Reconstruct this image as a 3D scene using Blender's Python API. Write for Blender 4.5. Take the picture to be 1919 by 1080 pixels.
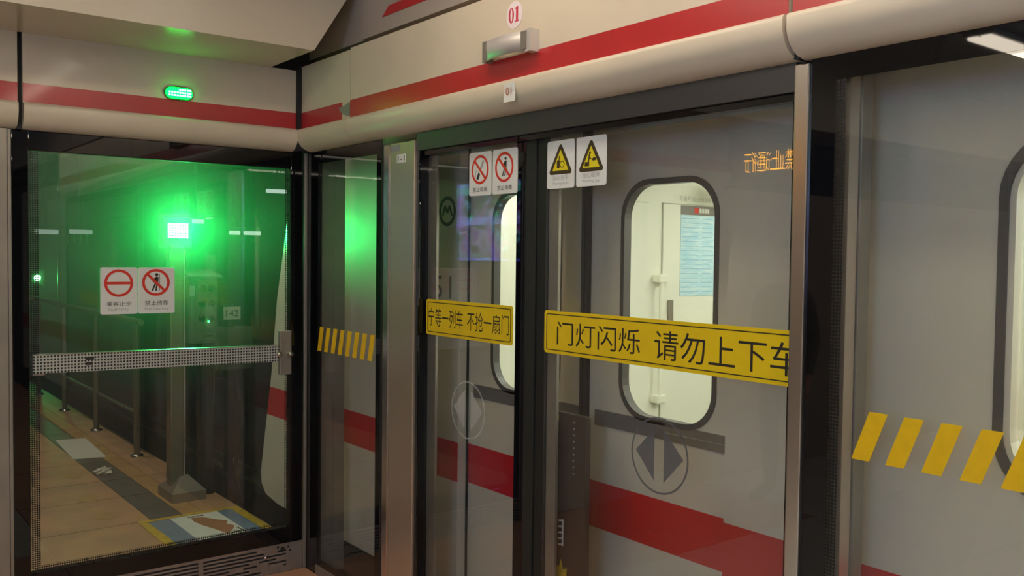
import bpy, bmesh, math, random
from mathutils import Vector, Matrix, geometry

for o in list(bpy.data.objects):
    bpy.data.objects.remove(o, do_unlink=True)
SC = bpy.context.scene
COL = SC.collection
random.seed(7)

# ------------------------------------------------------------------ camera
cam_data = bpy.data.cameras.new('camera')
cam_data.sensor_fit = 'HORIZONTAL'
cam_data.sensor_width = 36.0
cam_data.lens = 36.0 * 1710.27 / 1919.0
cam_data.clip_start = 0.05
cam = bpy.data.objects.new('camera', cam_data)
COL.objects.link(cam)
R = Matrix(((0.6122, -0.0356, 0.7899), (0.7906, 0.0129, -0.6122), (0.0116, 0.9993, 0.0361)))
cam.matrix_world = Matrix.Translation((4.332, -2.026, 1.625)) @ R.to_4x4()
SC.camera = cam

# ------------------------------------------------------------------ world, exposure
w = bpy.data.worlds.new('world')
SC.world = w
w.use_nodes = True
w.node_tree.nodes['Background'].inputs[0].default_value = (0.9, 0.95, 1.0, 1)
w.node_tree.nodes['Background'].inputs[1].default_value = 0.02
SC.view_settings.view_transform = 'Standard'
SC.view_settings.look = 'None'
SC.view_settings.gamma = 1.0
SC.view_settings.use_curve_mapping = False
SC.view_settings.exposure = 0.45
SC.cycles.transparent_max_bounces = 32
SC.cycles.max_bounces = 10

PLATFORM_LAMP = 12.0      # radiance of the ceiling luminaires on the platform
TRAIN_LAMP = 11.0         # radiance of the lamps in the train
SIGNAL_LAMP = 60.0       # radiance of the green signal
SIGNAL_CONE = 500.0      # watts of its cone towards the platform
SIGNAL_BEAM = 190.0       # watts of the signal's lens beam


# ------------------------------------------------------------------ materials
def lin(c):
    return tuple(((x / 255.0) / 12.92 if x / 255.0 <= 0.04045 else ((x / 255.0 + 0.055) / 1.055) ** 2.4) for x in c)


MATS = {}


def principled(name, rgb, rough=0.5, metal=0.0, noise=0.0, nscale=8.0, bump=0.0, bscale=200.0, stretch=(1, 1, 1), coat=0.0, rgb2=None):
    m = bpy.data.materials.new(name)
    m.use_nodes = True
    nt = m.node_tree
    b = nt.nodes['Principled BSDF']
    c = lin(rgb)
    b.inputs['Base Color'].default_value = (*c, 1)
    b.inputs['Roughness'].default_value = rough
    b.inputs['Metallic'].default_value = metal
    if coat:
        b.inputs['Coat Weight'].default_value = coat
        b.inputs['Coat Roughness'].default_value = 0.08
    if noise or bump:
        g = nt.nodes.new('ShaderNodeNewGeometry')
        mp = nt.nodes.new('ShaderNodeMapping')
        mp.inputs['Scale'].default_value = stretch
        nt.links.new(g.outputs['Position'], mp.inputs['Vector'])
    if noise:
        n = nt.nodes.new('ShaderNodeTexNoise')
        n.inputs['Scale'].default_value = nscale
        n.inputs['Detail'].default_value = 6
        nt.links.new(mp.outputs['Vector'], n.inputs['Vector'])
        mx = nt.nodes.new('ShaderNodeMix')
        mx.data_type = 'RGBA'
        d = lin(rgb2) if rgb2 else tuple(x * (1 - noise) for x in c)
        mx.inputs[6].default_value = (*c, 1)
        mx.inputs[7].default_value = (*d, 1)
        cr = nt.nodes.new('ShaderNodeMapRange')
        cr.inputs[1].default_value = 0.38
        cr.inputs[2].default_value = 0.66
        nt.links.new(n.outputs['Fac'], cr.inputs[0])
        nt.links.new(cr.outputs[0], mx.inputs[0])
        nt.links.new(mx.outputs[2], b.inputs['Base Color'])
    if bump:
        n2 = nt.nodes.new('ShaderNodeTexNoise')
        n2.inputs['Scale'].default_value = bscale
        n2.inputs['Detail'].default_value = 3
        nt.links.new(mp.outputs['Vector'], n2.inputs['Vector'])
        bp = nt.nodes.new('ShaderNodeBump')
        bp.inputs['Strength'].default_value = bump
        bp.inputs['Distance'].default_value = 0.002
        nt.links.new(n2.outputs['Fac'], bp.inputs['Height'])
        nt.links.new(bp.outputs['Normal'], b.inputs['Normal'])
    MATS[name] = m
    return m


def emitter(name, rgb, strength):
    m = bpy.data.materials.new(name)
    m.use_nodes = True
    nt = m.node_tree
    nt.nodes.clear()
    e = nt.nodes.new('ShaderNodeEmission')
    e.inputs[0].default_value = (*lin(rgb), 1)
    e.inputs[1].default_value = strength
    o = nt.nodes.new('ShaderNodeOutputMaterial')
    nt.links.new(e.outputs[0], o.inputs[0])
    MATS[name] = m
    return m


def glass(name, tint=(0.93, 0.95, 0.94), dirt=0.0, f0=0.045, dirt_rgb=(0.8, 0.8, 0.78)):
    """thin architectural glass: clear pane, Fresnel reflection, a little dust that scatters light"""
    m = bpy.data.materials.new(name)
    m.use_nodes = True
    nt = m.node_tree
    nt.nodes.clear()
    N = nt.nodes.new
    t = N('ShaderNodeBsdfTransparent')
    t.inputs[0].default_value = (*tint, 1)
    g = N('ShaderNodeBsdfGlossy')
    g.inputs['Roughness'].default_value = 0.0
    lw = N('ShaderNodeLayerWeight')
    lw.inputs['Blend'].default_value = 0.5
    pw = N('ShaderNodeMath'); pw.operation = 'POWER'; pw.inputs[1].default_value = 5.0
    nt.links.new(lw.outputs['Facing'], pw.inputs[0])
    ma = N('ShaderNodeMath'); ma.operation = 'MULTIPLY_ADD'
    ma.inputs[1].default_value = 1 - f0
    ma.inputs[2].default_value = f0
    nt.links.new(pw.outputs[0], ma.inputs[0])
    mx = N('ShaderNodeMixShader')
    nt.links.new(ma.outputs[0], mx.inputs[0])
    nt.links.new(t.outputs[0], mx.inputs[1])
    nt.links.new(g.outputs[0], mx.inputs[2])
    last = mx
    if dirt:
        tr = N('ShaderNodeBsdfTranslucent'); tr.inputs[0].default_value = (*dirt_rgb, 1)
        df = N('ShaderNodeBsdfDiffuse'); df.inputs[0].default_value = (*dirt_rgb, 1)
        m2 = N('ShaderNodeMixShader'); m2.inputs[0].default_value = 0.35
        nt.links.new(tr.outputs[0], m2.inputs[1]); nt.links.new(df.outputs[0], m2.inputs[2])
        no = N('ShaderNodeTexNoise'); no.inputs['Scale'].default_value = 3.0; no.inputs['Detail'].default_value = 8
        ge = N('ShaderNodeNewGeometry'); nt.links.new(ge.outputs['Position'], no.inputs['Vector'])
        sc = N('ShaderNodeMath'); sc.operation = 'MULTIPLY'; sc.inputs[1].default_value = 2 * dirt
        nt.links.new(no.outputs['Fac'], sc.inputs[0])
        m3 = N('ShaderNodeMixShader')
        nt.links.new(sc.outputs[0], m3.inputs[0]); nt.links.new(mx.outputs[0], m3.inputs[1]); nt.links.new(m2.outputs[0], m3.inputs[2])
        last = m3
    o = N('ShaderNodeOutputMaterial')
    nt.links.new(last.outputs[0], o.inputs[0])
    MATS[name] = m
    return m


def film(name, rgb, alpha, rough=0.4):
    m = bpy.data.materials.new(name)
    m.use_nodes = True
    b = m.node_tree.nodes['Principled BSDF']
    b.inputs['Base Color'].default_value = (*lin(rgb), 1)
    b.inputs['Roughness'].default_value = rough
    b.inputs['Alpha'].default_value = alpha
    MATS[name] = m
    return m


def dotted(name, rgb_dot, rgb_base, pitch, radius, axes, metal=0.0, rough=0.35, clear=False):
    """regular dot print / punched holes over two world axes"""
    m = bpy.data.materials.new(name)
    m.use_nodes = True
    nt = m.node_tree
    b = nt.nodes['Principled BSDF']
    N = nt.nodes.new
    ge = N('ShaderNodeNewGeometry'); sp = N('ShaderNodeSeparateXYZ')
    nt.links.new(ge.outputs['Position'], sp.inputs[0])
    cb = N('ShaderNodeCombineXYZ')
    for i, a in enumerate(axes):
        mu = N('ShaderNodeMath'); mu.operation = 'MULTIPLY'; mu.inputs[1].default_value = 1 / pitch
        fr = N('ShaderNodeMath'); fr.operation = 'FRACT'
        su = N('ShaderNodeMath'); su.operation = 'SUBTRACT'; su.inputs[1].default_value = 0.5
        nt.links.new(sp.outputs[a], mu.inputs[0]); nt.links.new(mu.outputs[0], fr.inputs[0]); nt.links.new(fr.outputs[0], su.inputs[0])
        nt.links.new(su.outputs[0], cb.inputs[i])
    ln = N('ShaderNodeVectorMath'); ln.operation = 'LENGTH'
    nt.links.new(cb.outputs[0], ln.inputs[0])
    lt = N('ShaderNodeMath'); lt.operation = 'LESS_THAN'; lt.inputs[1].default_value = radius
    nt.links.new(ln.outputs['Value'], lt.inputs[0])
    if clear:
        b.inputs['Base Color'].default_value = (*lin(rgb_dot), 1)
        nt.links.new(lt.outputs[0], b.inputs['Alpha'])
    else:
        mx = N('ShaderNodeMix'); mx.data_type = 'RGBA'
        mx.inputs[6].default_value = (*lin(rgb_base), 1); mx.inputs[7].default_value = (*lin(rgb_dot), 1)
        nt.links.new(lt.outputs[0], mx.inputs[0]); nt.links.new(mx.outputs[2], b.inputs['Base Color'])
        if metal:
            iv = N('ShaderNodeMath'); iv.operation = 'SUBTRACT'; iv.inputs[0].default_value = 1.0
            nt.links.new(lt.outputs[0], iv.inputs[1])
            ms = N('ShaderNodeMath'); ms.operation = 'MULTIPLY'; ms.inputs[1].default_value = metal
            nt.links.new(iv.outputs[0], ms.inputs[0]); nt.links.new(ms.outputs[0], b.inputs['Metallic'])
    b.inputs['Roughness'].default_value = rough
    MATS[name] = m
    return m


principled('cream', (208, 193, 168), 0.38, noise=0.08, nscale=3.0, coat=0.12)
principled('soffit_gloss', (200, 188, 164), 0.20, noise=0.06, nscale=2.0)
principled('soffit_paint', (200, 188, 164), 0.36, noise=0.06, nscale=2.0)
principled('red_tape', (178, 34, 38), 0.28, noise=0.12, nscale=5.0, coat=0.3)
principled('red_paint', (180, 24, 32), 0.4)
principled('silver_tape', (150, 148, 142), 0.35, metal=0.6)
principled('upper_panel', (168, 155, 142), 0.4)
principled('dark_gap', (22, 22, 24), 0.6)
principled('black_frit', (10, 10, 13), 0.02)
principled('lintel', (76, 75, 73), 0.38, metal=0.4)
principled('steel', (206, 190, 170), 0.36, metal=0.85, bump=0.08, bscale=60, stretch=(40, 40, 1))
principled('steel_polished', (208, 202, 198), 0.24, metal=1.0)
principled('steel_dull', (156, 149, 138), 0.48, metal=0.7, noise=0.15, nscale=6)
principled('steel_grille', (165, 158, 152), 0.42, metal=0.75, noise=0.2, nscale=12)
principled('rubber', (20, 24, 22), 0.5)
principled('anti_pinch', (56, 46, 40), 0.45)
principled('sign_white', (214, 214, 206), 0.35)
principled('sign_red', (206, 52, 34), 0.4)
principled('sign_black', (34, 32, 30), 0.45)
principled('sign_grey', (150, 148, 146), 0.5)
principled('sign_yellow', (218, 186, 16), 0.35, noise=0.06, nscale=20)
principled('hazard_yellow', (222, 178, 6), 0.4, noise=0.08, nscale=30)
principled('warn_yellow', (214, 196, 30), 0.4)
principled('warn_brown', (62, 50, 24), 0.4)
principled('oval_white', (226, 212, 210), 0.4)
principled('number_red', (196, 44, 66), 0.4)
principled('number_orange', (176, 84, 40), 0.4)
principled('train_white', (202, 194, 176), 0.30, noise=0.05, nscale=1.5, coat=0.3)
principled('train_red', (190, 24, 34), 0.30, coat=0.3)
principled('train_grey', (104, 100, 96), 0.5)
principled('train_frame', (84, 80, 77), 0.35)
principled('train_mark', (70, 72, 70), 0.5)
principled('train_inside', (226, 225, 210), 0.5)
principled('train_seam', (168, 170, 156), 0.6)
principled('poster_blue', (168, 208, 224), 0.5, noise=0.3, nscale=18, stretch=(1, 0.6, 5), rgb2=(206, 224, 226))
principled('poster_ink', (142, 182, 204), 0.5)
principled('steel_latch', (208, 200, 196), 0.42, metal=0.55)
principled('poster_head', (120, 116, 110), 0.5)
principled('concrete_dark', (38, 40, 37), 0.8, noise=0.4, nscale=2.5, bump=0.4, bscale=30)
principled('concrete_grey', (70, 71, 68), 0.7, noise=0.3, nscale=1.5)
principled('slab_tan', (184, 142, 102), 0.5, noise=0.3, nscale=4.0, bump=0.1, bscale=40, rgb2=(162, 128, 98))
principled('slab_green', (72, 80, 74), 0.5, noise=0.3, nscale=6.0)
principled('slab_yellow', (176, 142, 80), 0.55, noise=0.4, nscale=6.0, rgb2=(158, 118, 78))
principled('floor_orange', (190, 140, 108), 0.35, noise=0.15, nscale=6)
principled('floor_grey', (200, 195, 186), 0.3, noise=0.12, nscale=9)
principled('tape_yellow', (206, 172, 44), 0.5, noise=0.3, nscale=25)
principled('mat_blue', (110, 132, 156), 0.5, noise=0.15, nscale=20)
principled('mat_white', (214, 218, 210), 0.5, noise=0.08, nscale=15)
principled('mat_bare', (156, 106, 66), 0.6, noise=0.2, nscale=20)
principled('paper', (206, 206, 196), 0.6)
principled('cabinet', (108, 110, 98), 0.5, metal=0.3, noise=0.15, nscale=8)
principled('post_metal', (140, 136, 122), 0.3, metal=0.8)
principled('dark_metal', (44, 46, 42), 0.5, metal=0.4)
principled('ceiling_white', (206, 202, 196), 0.6)
principled('wall_far', (176, 168, 158), 0.5)
principled('cloth_dark', (52, 48, 42), 0.8)
principled('cloth_olive', (92, 82, 62), 0.8)
principled('skin', (190, 142, 116), 0.5)
principled('hair', (24, 20, 18), 0.6)
emitter('lamp_white', (255, 240, 216), PLATFORM_LAMP)
emitter('lamp_edge', (255, 240, 216), 15.0)
emitter('train_lamp', (252, 255, 240), TRAIN_LAMP)
emitter('signal_led', (30, 255, 95), SIGNAL_LAMP * 0.03)
emitter('signal_led_hot', (190, 255, 205), SIGNAL_LAMP)
emitter('indicator_green', (2, 255, 34), 15.0)
emitter('indicator_led', (130, 255, 180), 15.0)
emitter('small_green', (60, 255, 120), 6.0)
emitter('far_green', (90, 255, 130), 220.0)
emitter('tunnel_tube', (225, 245, 235), 0.55)
emitter('tunnel_tube_dim', (225, 245, 235), 0.22)
emitter('walkway_fill_lamp', (252, 240, 222), 72.0)  # for the lamps added out of view to brighten the walkway
emitter('led_orange', (255, 170, 10), 13.0)
glass('pane', (0.94, 0.95, 0.94), f0=0.055)
glass('gate_pane', (0.95, 0.965, 0.95), dirt=0.012, f0=0.055)
glass('train_pane', (0.95, 0.96, 0.94))
film('decal_grey', (92, 92, 94), 0.66)
film('decal_pale', (196, 196, 190), 0.2)
dotted('frit_dots_x', (12, 12, 14), None, 0.009, 0.42, (0, 2), clear=True)
dotted('frit_dots_y', (12, 12, 14), None, 0.009, 0.42, (1, 2), clear=True)
dotted('punched_steel', (22, 30, 26), (186, 188, 180), 0.0135, 0.33, (1, 2), metal=0.4, rough=0.4)


def screen_material():
    """moving-picture screen: broad violet, cyan and green shapes"""
    m = bpy.data.materials.new('screen_picture')
    m.use_nodes = True
    nt = m.node_tree
    nt.nodes.clear()
    N = nt.nodes.new
    tc = N('ShaderNodeTexCoord')
    v = N('ShaderNodeTexNoise'); v.inputs['Scale'].default_value = 2.2; v.inputs['Detail'].default_value = 2; v.inputs['Distortion'].default_value = 1.5
    nt.links.new(tc.outputs['Object'], v.inputs['Vector'])
    r = N('ShaderNodeValToRGB')
    els = r.color_ramp.elements
    els[0].position = 0.34; els[0].color = (0.05, 0.8, 0.45, 1)
    els[1].position = 0.66; els[1].color = (0.30, 0.16, 0.85, 1)
    for p, c in ((0.42, (0.01, 0.03, 0.03, 1)), (0.50, (0.02, 0.03, 0.04, 1)), (0.53, (0.15, 0.55, 0.75, 1)), (0.57, (0.5, 0.2, 0.6, 1)), (0.61, (0.05, 0.03, 0.08, 1))):
        e = els.new(p); e.color = c
    nt.links.new(v.outputs['Fac'], r.inputs[0])
    # bright caption bands along the upper and lower edge of the picture
    sp = N('ShaderNodeSeparateXYZ'); nt.links.new(tc.outputs['Object'], sp.inputs[0])
    zr = N('ShaderNodeValToRGB'); zr.color_ramp.interpolation = 'CONSTANT'
    mr = N('ShaderNodeMapRange'); mr.inputs[1].default_value = -0.51; mr.inputs[2].default_value = 0.51
    nt.links.new(sp.outputs['Z'], mr.inputs[0]); nt.links.new(mr.outputs[0], zr.inputs[0])
    ze = zr.color_ramp.elements
    ze[0].position = 0.0; ze[0].color = (0.10, 0.12, 1.0, 1)
    ze[1].position = 0.03; ze[1].color = (0, 0, 0, 1)
    for p, c in ((0.46, (0.25, 0.3, 0.9, 1)), (0.56, (0, 0, 0, 1)), (0.86, (0.10, 0.85, 0.75, 1)), (0.96, (0.15, 0.2, 0.95, 1))):
        q = ze.new(p); q.color = c
    ad = N('ShaderNodeMix'); ad.data_type = 'RGBA'; ad.blend_type = 'ADD'; ad.inputs[0].default_value = 1.0
    nt.links.new(r.outputs[0], ad.inputs[6]); nt.links.new(zr.outputs[0], ad.inputs[7])
    e = N('ShaderNodeEmission'); e.inputs[1].default_value = 20.0
    nt.links.new(ad.outputs[2], e.inputs[0])
    o = N('ShaderNodeOutputMaterial')
    nt.links.new(e.outputs[0], o.inputs[0])
    MATS['screen_picture'] = m


screen_material()

# ------------------------------------------------------------------ building helpers
ORG = {}
SHARED = {}


def tag(o, label=None, cat=None, group=None, kind=None):
    if label: o['label'] = label
    if cat: o['category'] = cat
    if group: o['group'] = group
    if kind: o['kind'] = kind
    return o


def thing(name, loc, label, cat, group=None, kind=None):
    o = bpy.data.objects.new(name, None)
    o.empty_display_size = 0.1
    o.location = loc
    COL.objects.link(o)
    ORG[o.name] = Vector(loc)
    return tag(o, label, cat, group, kind)


class MB:
    def __init__(s):
        s.v = []; s.f = []; s.sm = []

    def add(s, vs, fs, smooth=False):
        k = len(s.v)
        s.v += [Vector(p) for p in vs]
        s.f += [tuple(i + k for i in f) for f in fs]
        s.sm += [smooth] * len(fs)
        return s

    def box(s, a, b):
        (x0, y0, z0), (x1, y1, z1) = a, b
        x0, x1 = min(x0, x1), max(x0, x1); y0, y1 = min(y0, y1), max(y0, y1); z0, z1 = min(z0, z1), max(z0, z1)
        return s.add([(x0, y0, z0), (x1, y0, z0), (x1, y1, z0), (x0, y1, z0), (x0, y0, z1), (x1, y0, z1), (x1, y1, z1), (x0, y1, z1)],
                     [(0, 3, 2, 1), (4, 5, 6, 7), (0, 1, 5, 4), (1, 2, 6, 5), (2, 3, 7, 6), (3, 0, 4, 7)])

    def bevel_box(s, a, b, r):
        """box whose edges are chamfered"""
        bm = bmesh.new()
        t = MB().box(a, b)
        vs = [bm.verts.new(p) for p in t.v]
        for f in t.f: bm.faces.new([vs[i] for i in f])
        bmesh.ops.bevel(bm, geom=bm.edges[:], offset=r, segments=2, profile=0.6, affect='EDGES')
        return s.bm(bm)

    def bm(s, bm, smooth=False):
        bm.verts.index_update()
        s.add([v.co.copy() for v in bm.verts], [tuple(v.index for v in f.verts) for f in bm.faces], smooth)
        bm.free()
        return s

    def tube(s, pts, r, n=12, closed_ends=True):
        pts = [Vector(p) for p in pts]
        rings = []
        for i, p in enumerate(pts):
            d = (pts[min(i + 1, len(pts) - 1)] - pts[max(i - 1, 0)]).normalized()
            u = d.orthogonal().normalized() if i == 0 else (u0 - d * u0.dot(d)).normalized()
            u0 = u
            v = d.cross(u)
            rr = r[i] if isinstance(r, (list, tuple)) else r
            rings.append([p + (u * math.cos(2 * math.pi * k / n) + v * math.sin(2 * math.pi * k / n)) * rr for k in range(n)])
        vs = [q for ring in rings for q in ring]
        fs = []
        for i in range(len(rings) - 1):
            for k in range(n):
                fs.append((i * n + k, i * n + (k + 1) % n, (i + 1) * n + (k + 1) % n, (i + 1) * n + k))
        s.add(vs, fs, True)
        if closed_ends:
            m = len(rings)
            s.add(rings[0], [tuple(range(n - 1, -1, -1))]); s.add(rings[-1], [tuple(range(n))])
        return s

    def sphere(s, c, r, seg=16, rings=10, scale=(1, 1, 1)):
        bm = bmesh.new()
        bmesh.ops.create_uvsphere(bm, u_segments=seg, v_segments=rings, radius=r)
        for v in bm.verts:
            v.co = Vector((v.co.x * scale[0], v.co.y * scale[1], v.co.z * scale[2])) + Vector(c)
        return s.bm(bm, True)

    def extrude(s, poly, mapf, t0, t1, holes=()):
        """2-D outline (with holes) -> solid between offsets t0 and t1; mapf(u, v, t) -> 3-D"""
        loops = [list(poly)] + [list(h) for h in holes]
        if holes:
            flat = [Vector((p[0], p[1], 0)) for l in loops for p in l]
            tris = geometry.tessellate_polygon([[Vector((p[0], p[1], 0)) for p in l] for l in loops])
        else:
            flat = [Vector((p[0], p[1], 0)) for p in loops[0]]
            tris = [tuple(range(len(flat)))] if len(flat) < 5 else geometry.tessellate_polygon([flat])
        n = len(flat)
        vs = [mapf(p.x, p.y, t0) for p in flat] + [mapf(p.x, p.y, t1) for p in flat]
        fs = [tuple(t) for t in tris] + [tuple(i + n for i in reversed(t)) for t in tris]
        k = 0
        for l in loops:
            m = len(l)
            for i in range(m):
                fs.append((k + i, k + (i + 1) % m, n + k + (i + 1) % m, n + k + i))
            k += m
        bm = bmesh.new()
        bv = [bm.verts.new(p) for p in vs]
        for f in fs:
            try: bm.faces.new([bv[i] for i in f])
            except ValueError: pass
        bmesh.ops.recalc_face_normals(bm, faces=bm.faces[:])
        return s.bm(bm)

    def build(s, name, mat, parent=None, base=False):
        lo = Vector((min(p.x for p in s.v), min(p.y for p in s.v), min(p.z for p in s.v)))
        hi = Vector((max(p.x for p in s.v), max(p.y for p in s.v), max(p.z for p in s.v)))
        c = (lo + hi) / 2
        if parent is None: c.z = lo.z
        me = bpy.data.meshes.new(name)
        me.from_pydata([p - c for p in s.v], [], s.f)
        me.polygons.foreach_set('use_smooth', s.sm)
        me.materials.append(MATS[mat] if isinstance(mat, str) else mat)
        me.update()
        o = bpy.data.objects.new(name, me)
        COL.objects.link(o)
        ORG[o.name] = c
        if parent is not None:
            o.parent = parent
            o.location = c - ORG[parent.name]
        else:
            o.location = c
        return o


def again(o, offset, parent):
    """another piece alike: shares its mesh"""
    c = o.copy()
    COL.objects.link(c)
    c.parent = parent
    p = ORG[o.name] + Vector(offset)
    ORG[c.name] = p
    c.location = p - (ORG[parent.name] if parent else Vector())
    return c


# planes: (u, v, t) -> world; t grows towards the viewer's side of the plane
def WALL(y):     # right-hand screen doors, facing the platform (-y)
    return lambda u, v, t: Vector((u, y - t, v))


def GATE(x):     # end wall, facing the platform (+x)
    return lambda u, v, t: Vector((x + t, u, v))


def FLOOR(z):
    return lambda u, v, t: Vector((u, v, z + t))


def rect(x0, y0, x1, y1):
    return [(x0, y0), (x1, y0), (x1, y1), (x0, y1)]


def rrect(x0, y0, x1, y1, r, n=5):
    out = []
    for cx, cy, a in ((x1 - r, y0 + r, -90), (x1 - r, y1 - r, 0), (x0 + r, y1 - r, 90), (x0 + r, y0 + r, 180)):
        for k in range(n + 1):
            t = math.radians(a + 90 * k / n)
            out.append((cx + r * math.cos(t), cy + r * math.sin(t)))
    return out


def circle(cx, cy, rx, ry=None, n=40):
    ry = ry or rx
    return [(cx + rx * math.cos(2 * math.pi * k / n), cy + ry * math.sin(2 * math.pi * k / n)) for k in range(n)]


def bar2(p, q, w_):
    (x0, y0), (x1, y1) = p, q
    dx, dy = x1 - x0, y1 - y0
    l = math.hypot(dx, dy); nx, ny = -dy / l * w_ / 2, dx / l * w_ / 2
    return [(x0 + nx, y0 + ny), (x0 - nx, y0 - ny), (x1 - nx, y1 - ny), (x1 + nx, y1 + ny)]


def slab(name, poly, mapf, t0, t1, mat, parent=None, holes=()):
    return MB().extrude(poly, mapf, t0, t1, holes).build(name, mat, parent)


def slabs(name, polys, mapf, t0, t1, mat, parent):
    mb = MB()
    for p in polys:
        if isinstance(p, tuple): mb.extrude(p[0], mapf, t0, t1, p[1])
        else: mb.extrude(p, mapf, t0, t1)
    return mb.build(name, mat, parent)


TXT = {}


def text_polys(body, thin=0.0):
    if body in TXT: return TXT[body]
    cu = bpy.data.curves.new('t', 'FONT')
    cu.body = body
    cu.size = 1.0
    cu.resolution_u = 3
    cu.offset = -thin
    ob = bpy.data.objects.new('t', cu)
    COL.objects.link(ob)
    dg = bpy.context.evaluated_depsgraph_get()
    me = bpy.data.meshes.new_from_object(ob.evaluated_get(dg))
    vs = [(v.co.x, v.co.y) for v in me.vertices]
    fs = [tuple(p.vertices) for p in me.polygons]
    bpy.data.objects.remove(ob); bpy.data.meshes.remove(me); bpy.data.curves.remove(cu)
    TXT[body] = (vs, fs)
    return TXT[body]


def lettering(name, body, mapf, t, box_, mat, parent, keep=False, mirror=False):
    """print body so that it fills box_ = (u0, v0, u1, v1)"""
    vs, fs = text_polys(body)
    lx = min(p[0] for p in vs); hx = max(p[0] for p in vs); ly = min(p[1] for p in vs); hy = max(p[1] for p in vs)
    u0, v0, u1, v1 = box_
    sx, sy = (u1 - u0) / (hx - lx), (v1 - v0) / (hy - ly)
    if keep:
        k = min(sx, sy)
        u0 += ((u1 - u0) - k * (hx - lx)) / 2; v0 += ((v1 - v0) - k * (hy - ly)) / 2
        sx = sy = k
    mb = MB()
    mb.add([mapf(u0 + (p[0] - lx) * sx, v0 + (p[1] - ly) * sy, t) for p in vs], fs)
    return mb.build(name, mat, parent)


# ------------------------------------------------------------------ the setting: platform hall
def struct(o, label=None):
    o['kind'] = 'structure'
    if label: o['label'] = label
    return o


fl = thing('floor', (7.0, -4.0, -0.12), 'grey platform floor with an orange-tan edge strip', None, kind='structure')
MB().box((0.0, -8.0, -0.12), (14.0, 0.0, -0.012)).build('base', 'concrete_grey', fl)
for i in range(14):
    for j in range(8):
        edge = j == 7 or (i == 0 and j > 4)
        MB().box((i + 0.003, -8 + j + 0.003, -0.012), (i + 0.997, -8 + j + 0.997, 0.0)).build('edge_tile' if edge else 'tile', 'floor_orange' if edge else 'floor_grey', fl)
struct(MB().box((-0.1, -8.0, 3.0), (14.0, 0.3, 3.1)).build('ceiling', 'ceiling_white'), 'pale platform ceiling above the screen doors')
struct(MB().box((-0.1, -8.2, 0.0), (14.0, -8.0, 3.0)).build('wall_back', 'wall_far'), 'pale wall across the platform hall')
struct(MB().box((14.0, -8.0, 0.0), (14.2, 0.0, 3.0)).build('wall_end', 'wall_far'), 'pale wall at the other end of the platform hall')

# end wall left of the gate
wl = thing('wall_left', (0, -4.6, 0), 'beige end wall panel beside the end gate', None, kind='structure')
MB().box((-0.10, -8.0, 0.0), (0.0, -1.43, 2.13)).build('panel', 'upper_panel', wl)
MB().bevel_box((-0.03, -1.43, 0.0), (0.012, -1.352, 2.13), 0.004).build('corner_trim', 'steel_dull', wl)

struct(MB().box((-0.10, -8.0, 2.532), (0.0, 0.10, 3.0)).build('wall_over_gate', 'dark_gap'), 'dark wall above the end header')

# soffit box hung over the end gate
so = thing('trim_1', (0.28, -2.5, 2.53), 'beige boxed soffit hung over the end gate', None, kind='structure')
prof = [(-8.0, 2.53), (-0.215, 2.53), (-0.045, 2.80), (0.08, 3.0), (-8.0, 3.0)]
MB().extrude(prof, GATE(0.0), 0.045, 0.535).build('soffit_box', 'soffit_paint', so)
MB().box((0.045, -8.0, 2.5285), (0.535, -0.2165, 2.5299)).build('bottom_sheet', 'soffit_gloss', so)

# wall above the screen-door header
wu = thing('trim_2', (2.5, 0.0, 2.58), 'upper wall panels above the screen-door header', None, kind='structure')
MB().box((-0.1, 0.012, 2.60), (0.572, 0.10, 3.0)).build('panel', 'upper_panel', wu)
MB().box((0.580, 0.0, 2.60), (5.2, 0.10, 3.0)).build('panel', 'upper_panel', wu)
MB().box((5.21, 0.0, 2.60), (14.0, 0.10, 3.0)).build('panel', 'upper_panel', wu)
MB().box((0.0, 0.11, 2.50), (14.0, 0.16, 2.66)).build('shadow_gap', 'dark_gap', wu)
slab('red_stripe', [(0.765, 2.665), (3.4, 2.665), (3.4, 2.705), (0.822, 2.705)], WALL(0.0), 0.0, 0.003, 'red_paint', wu)


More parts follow.
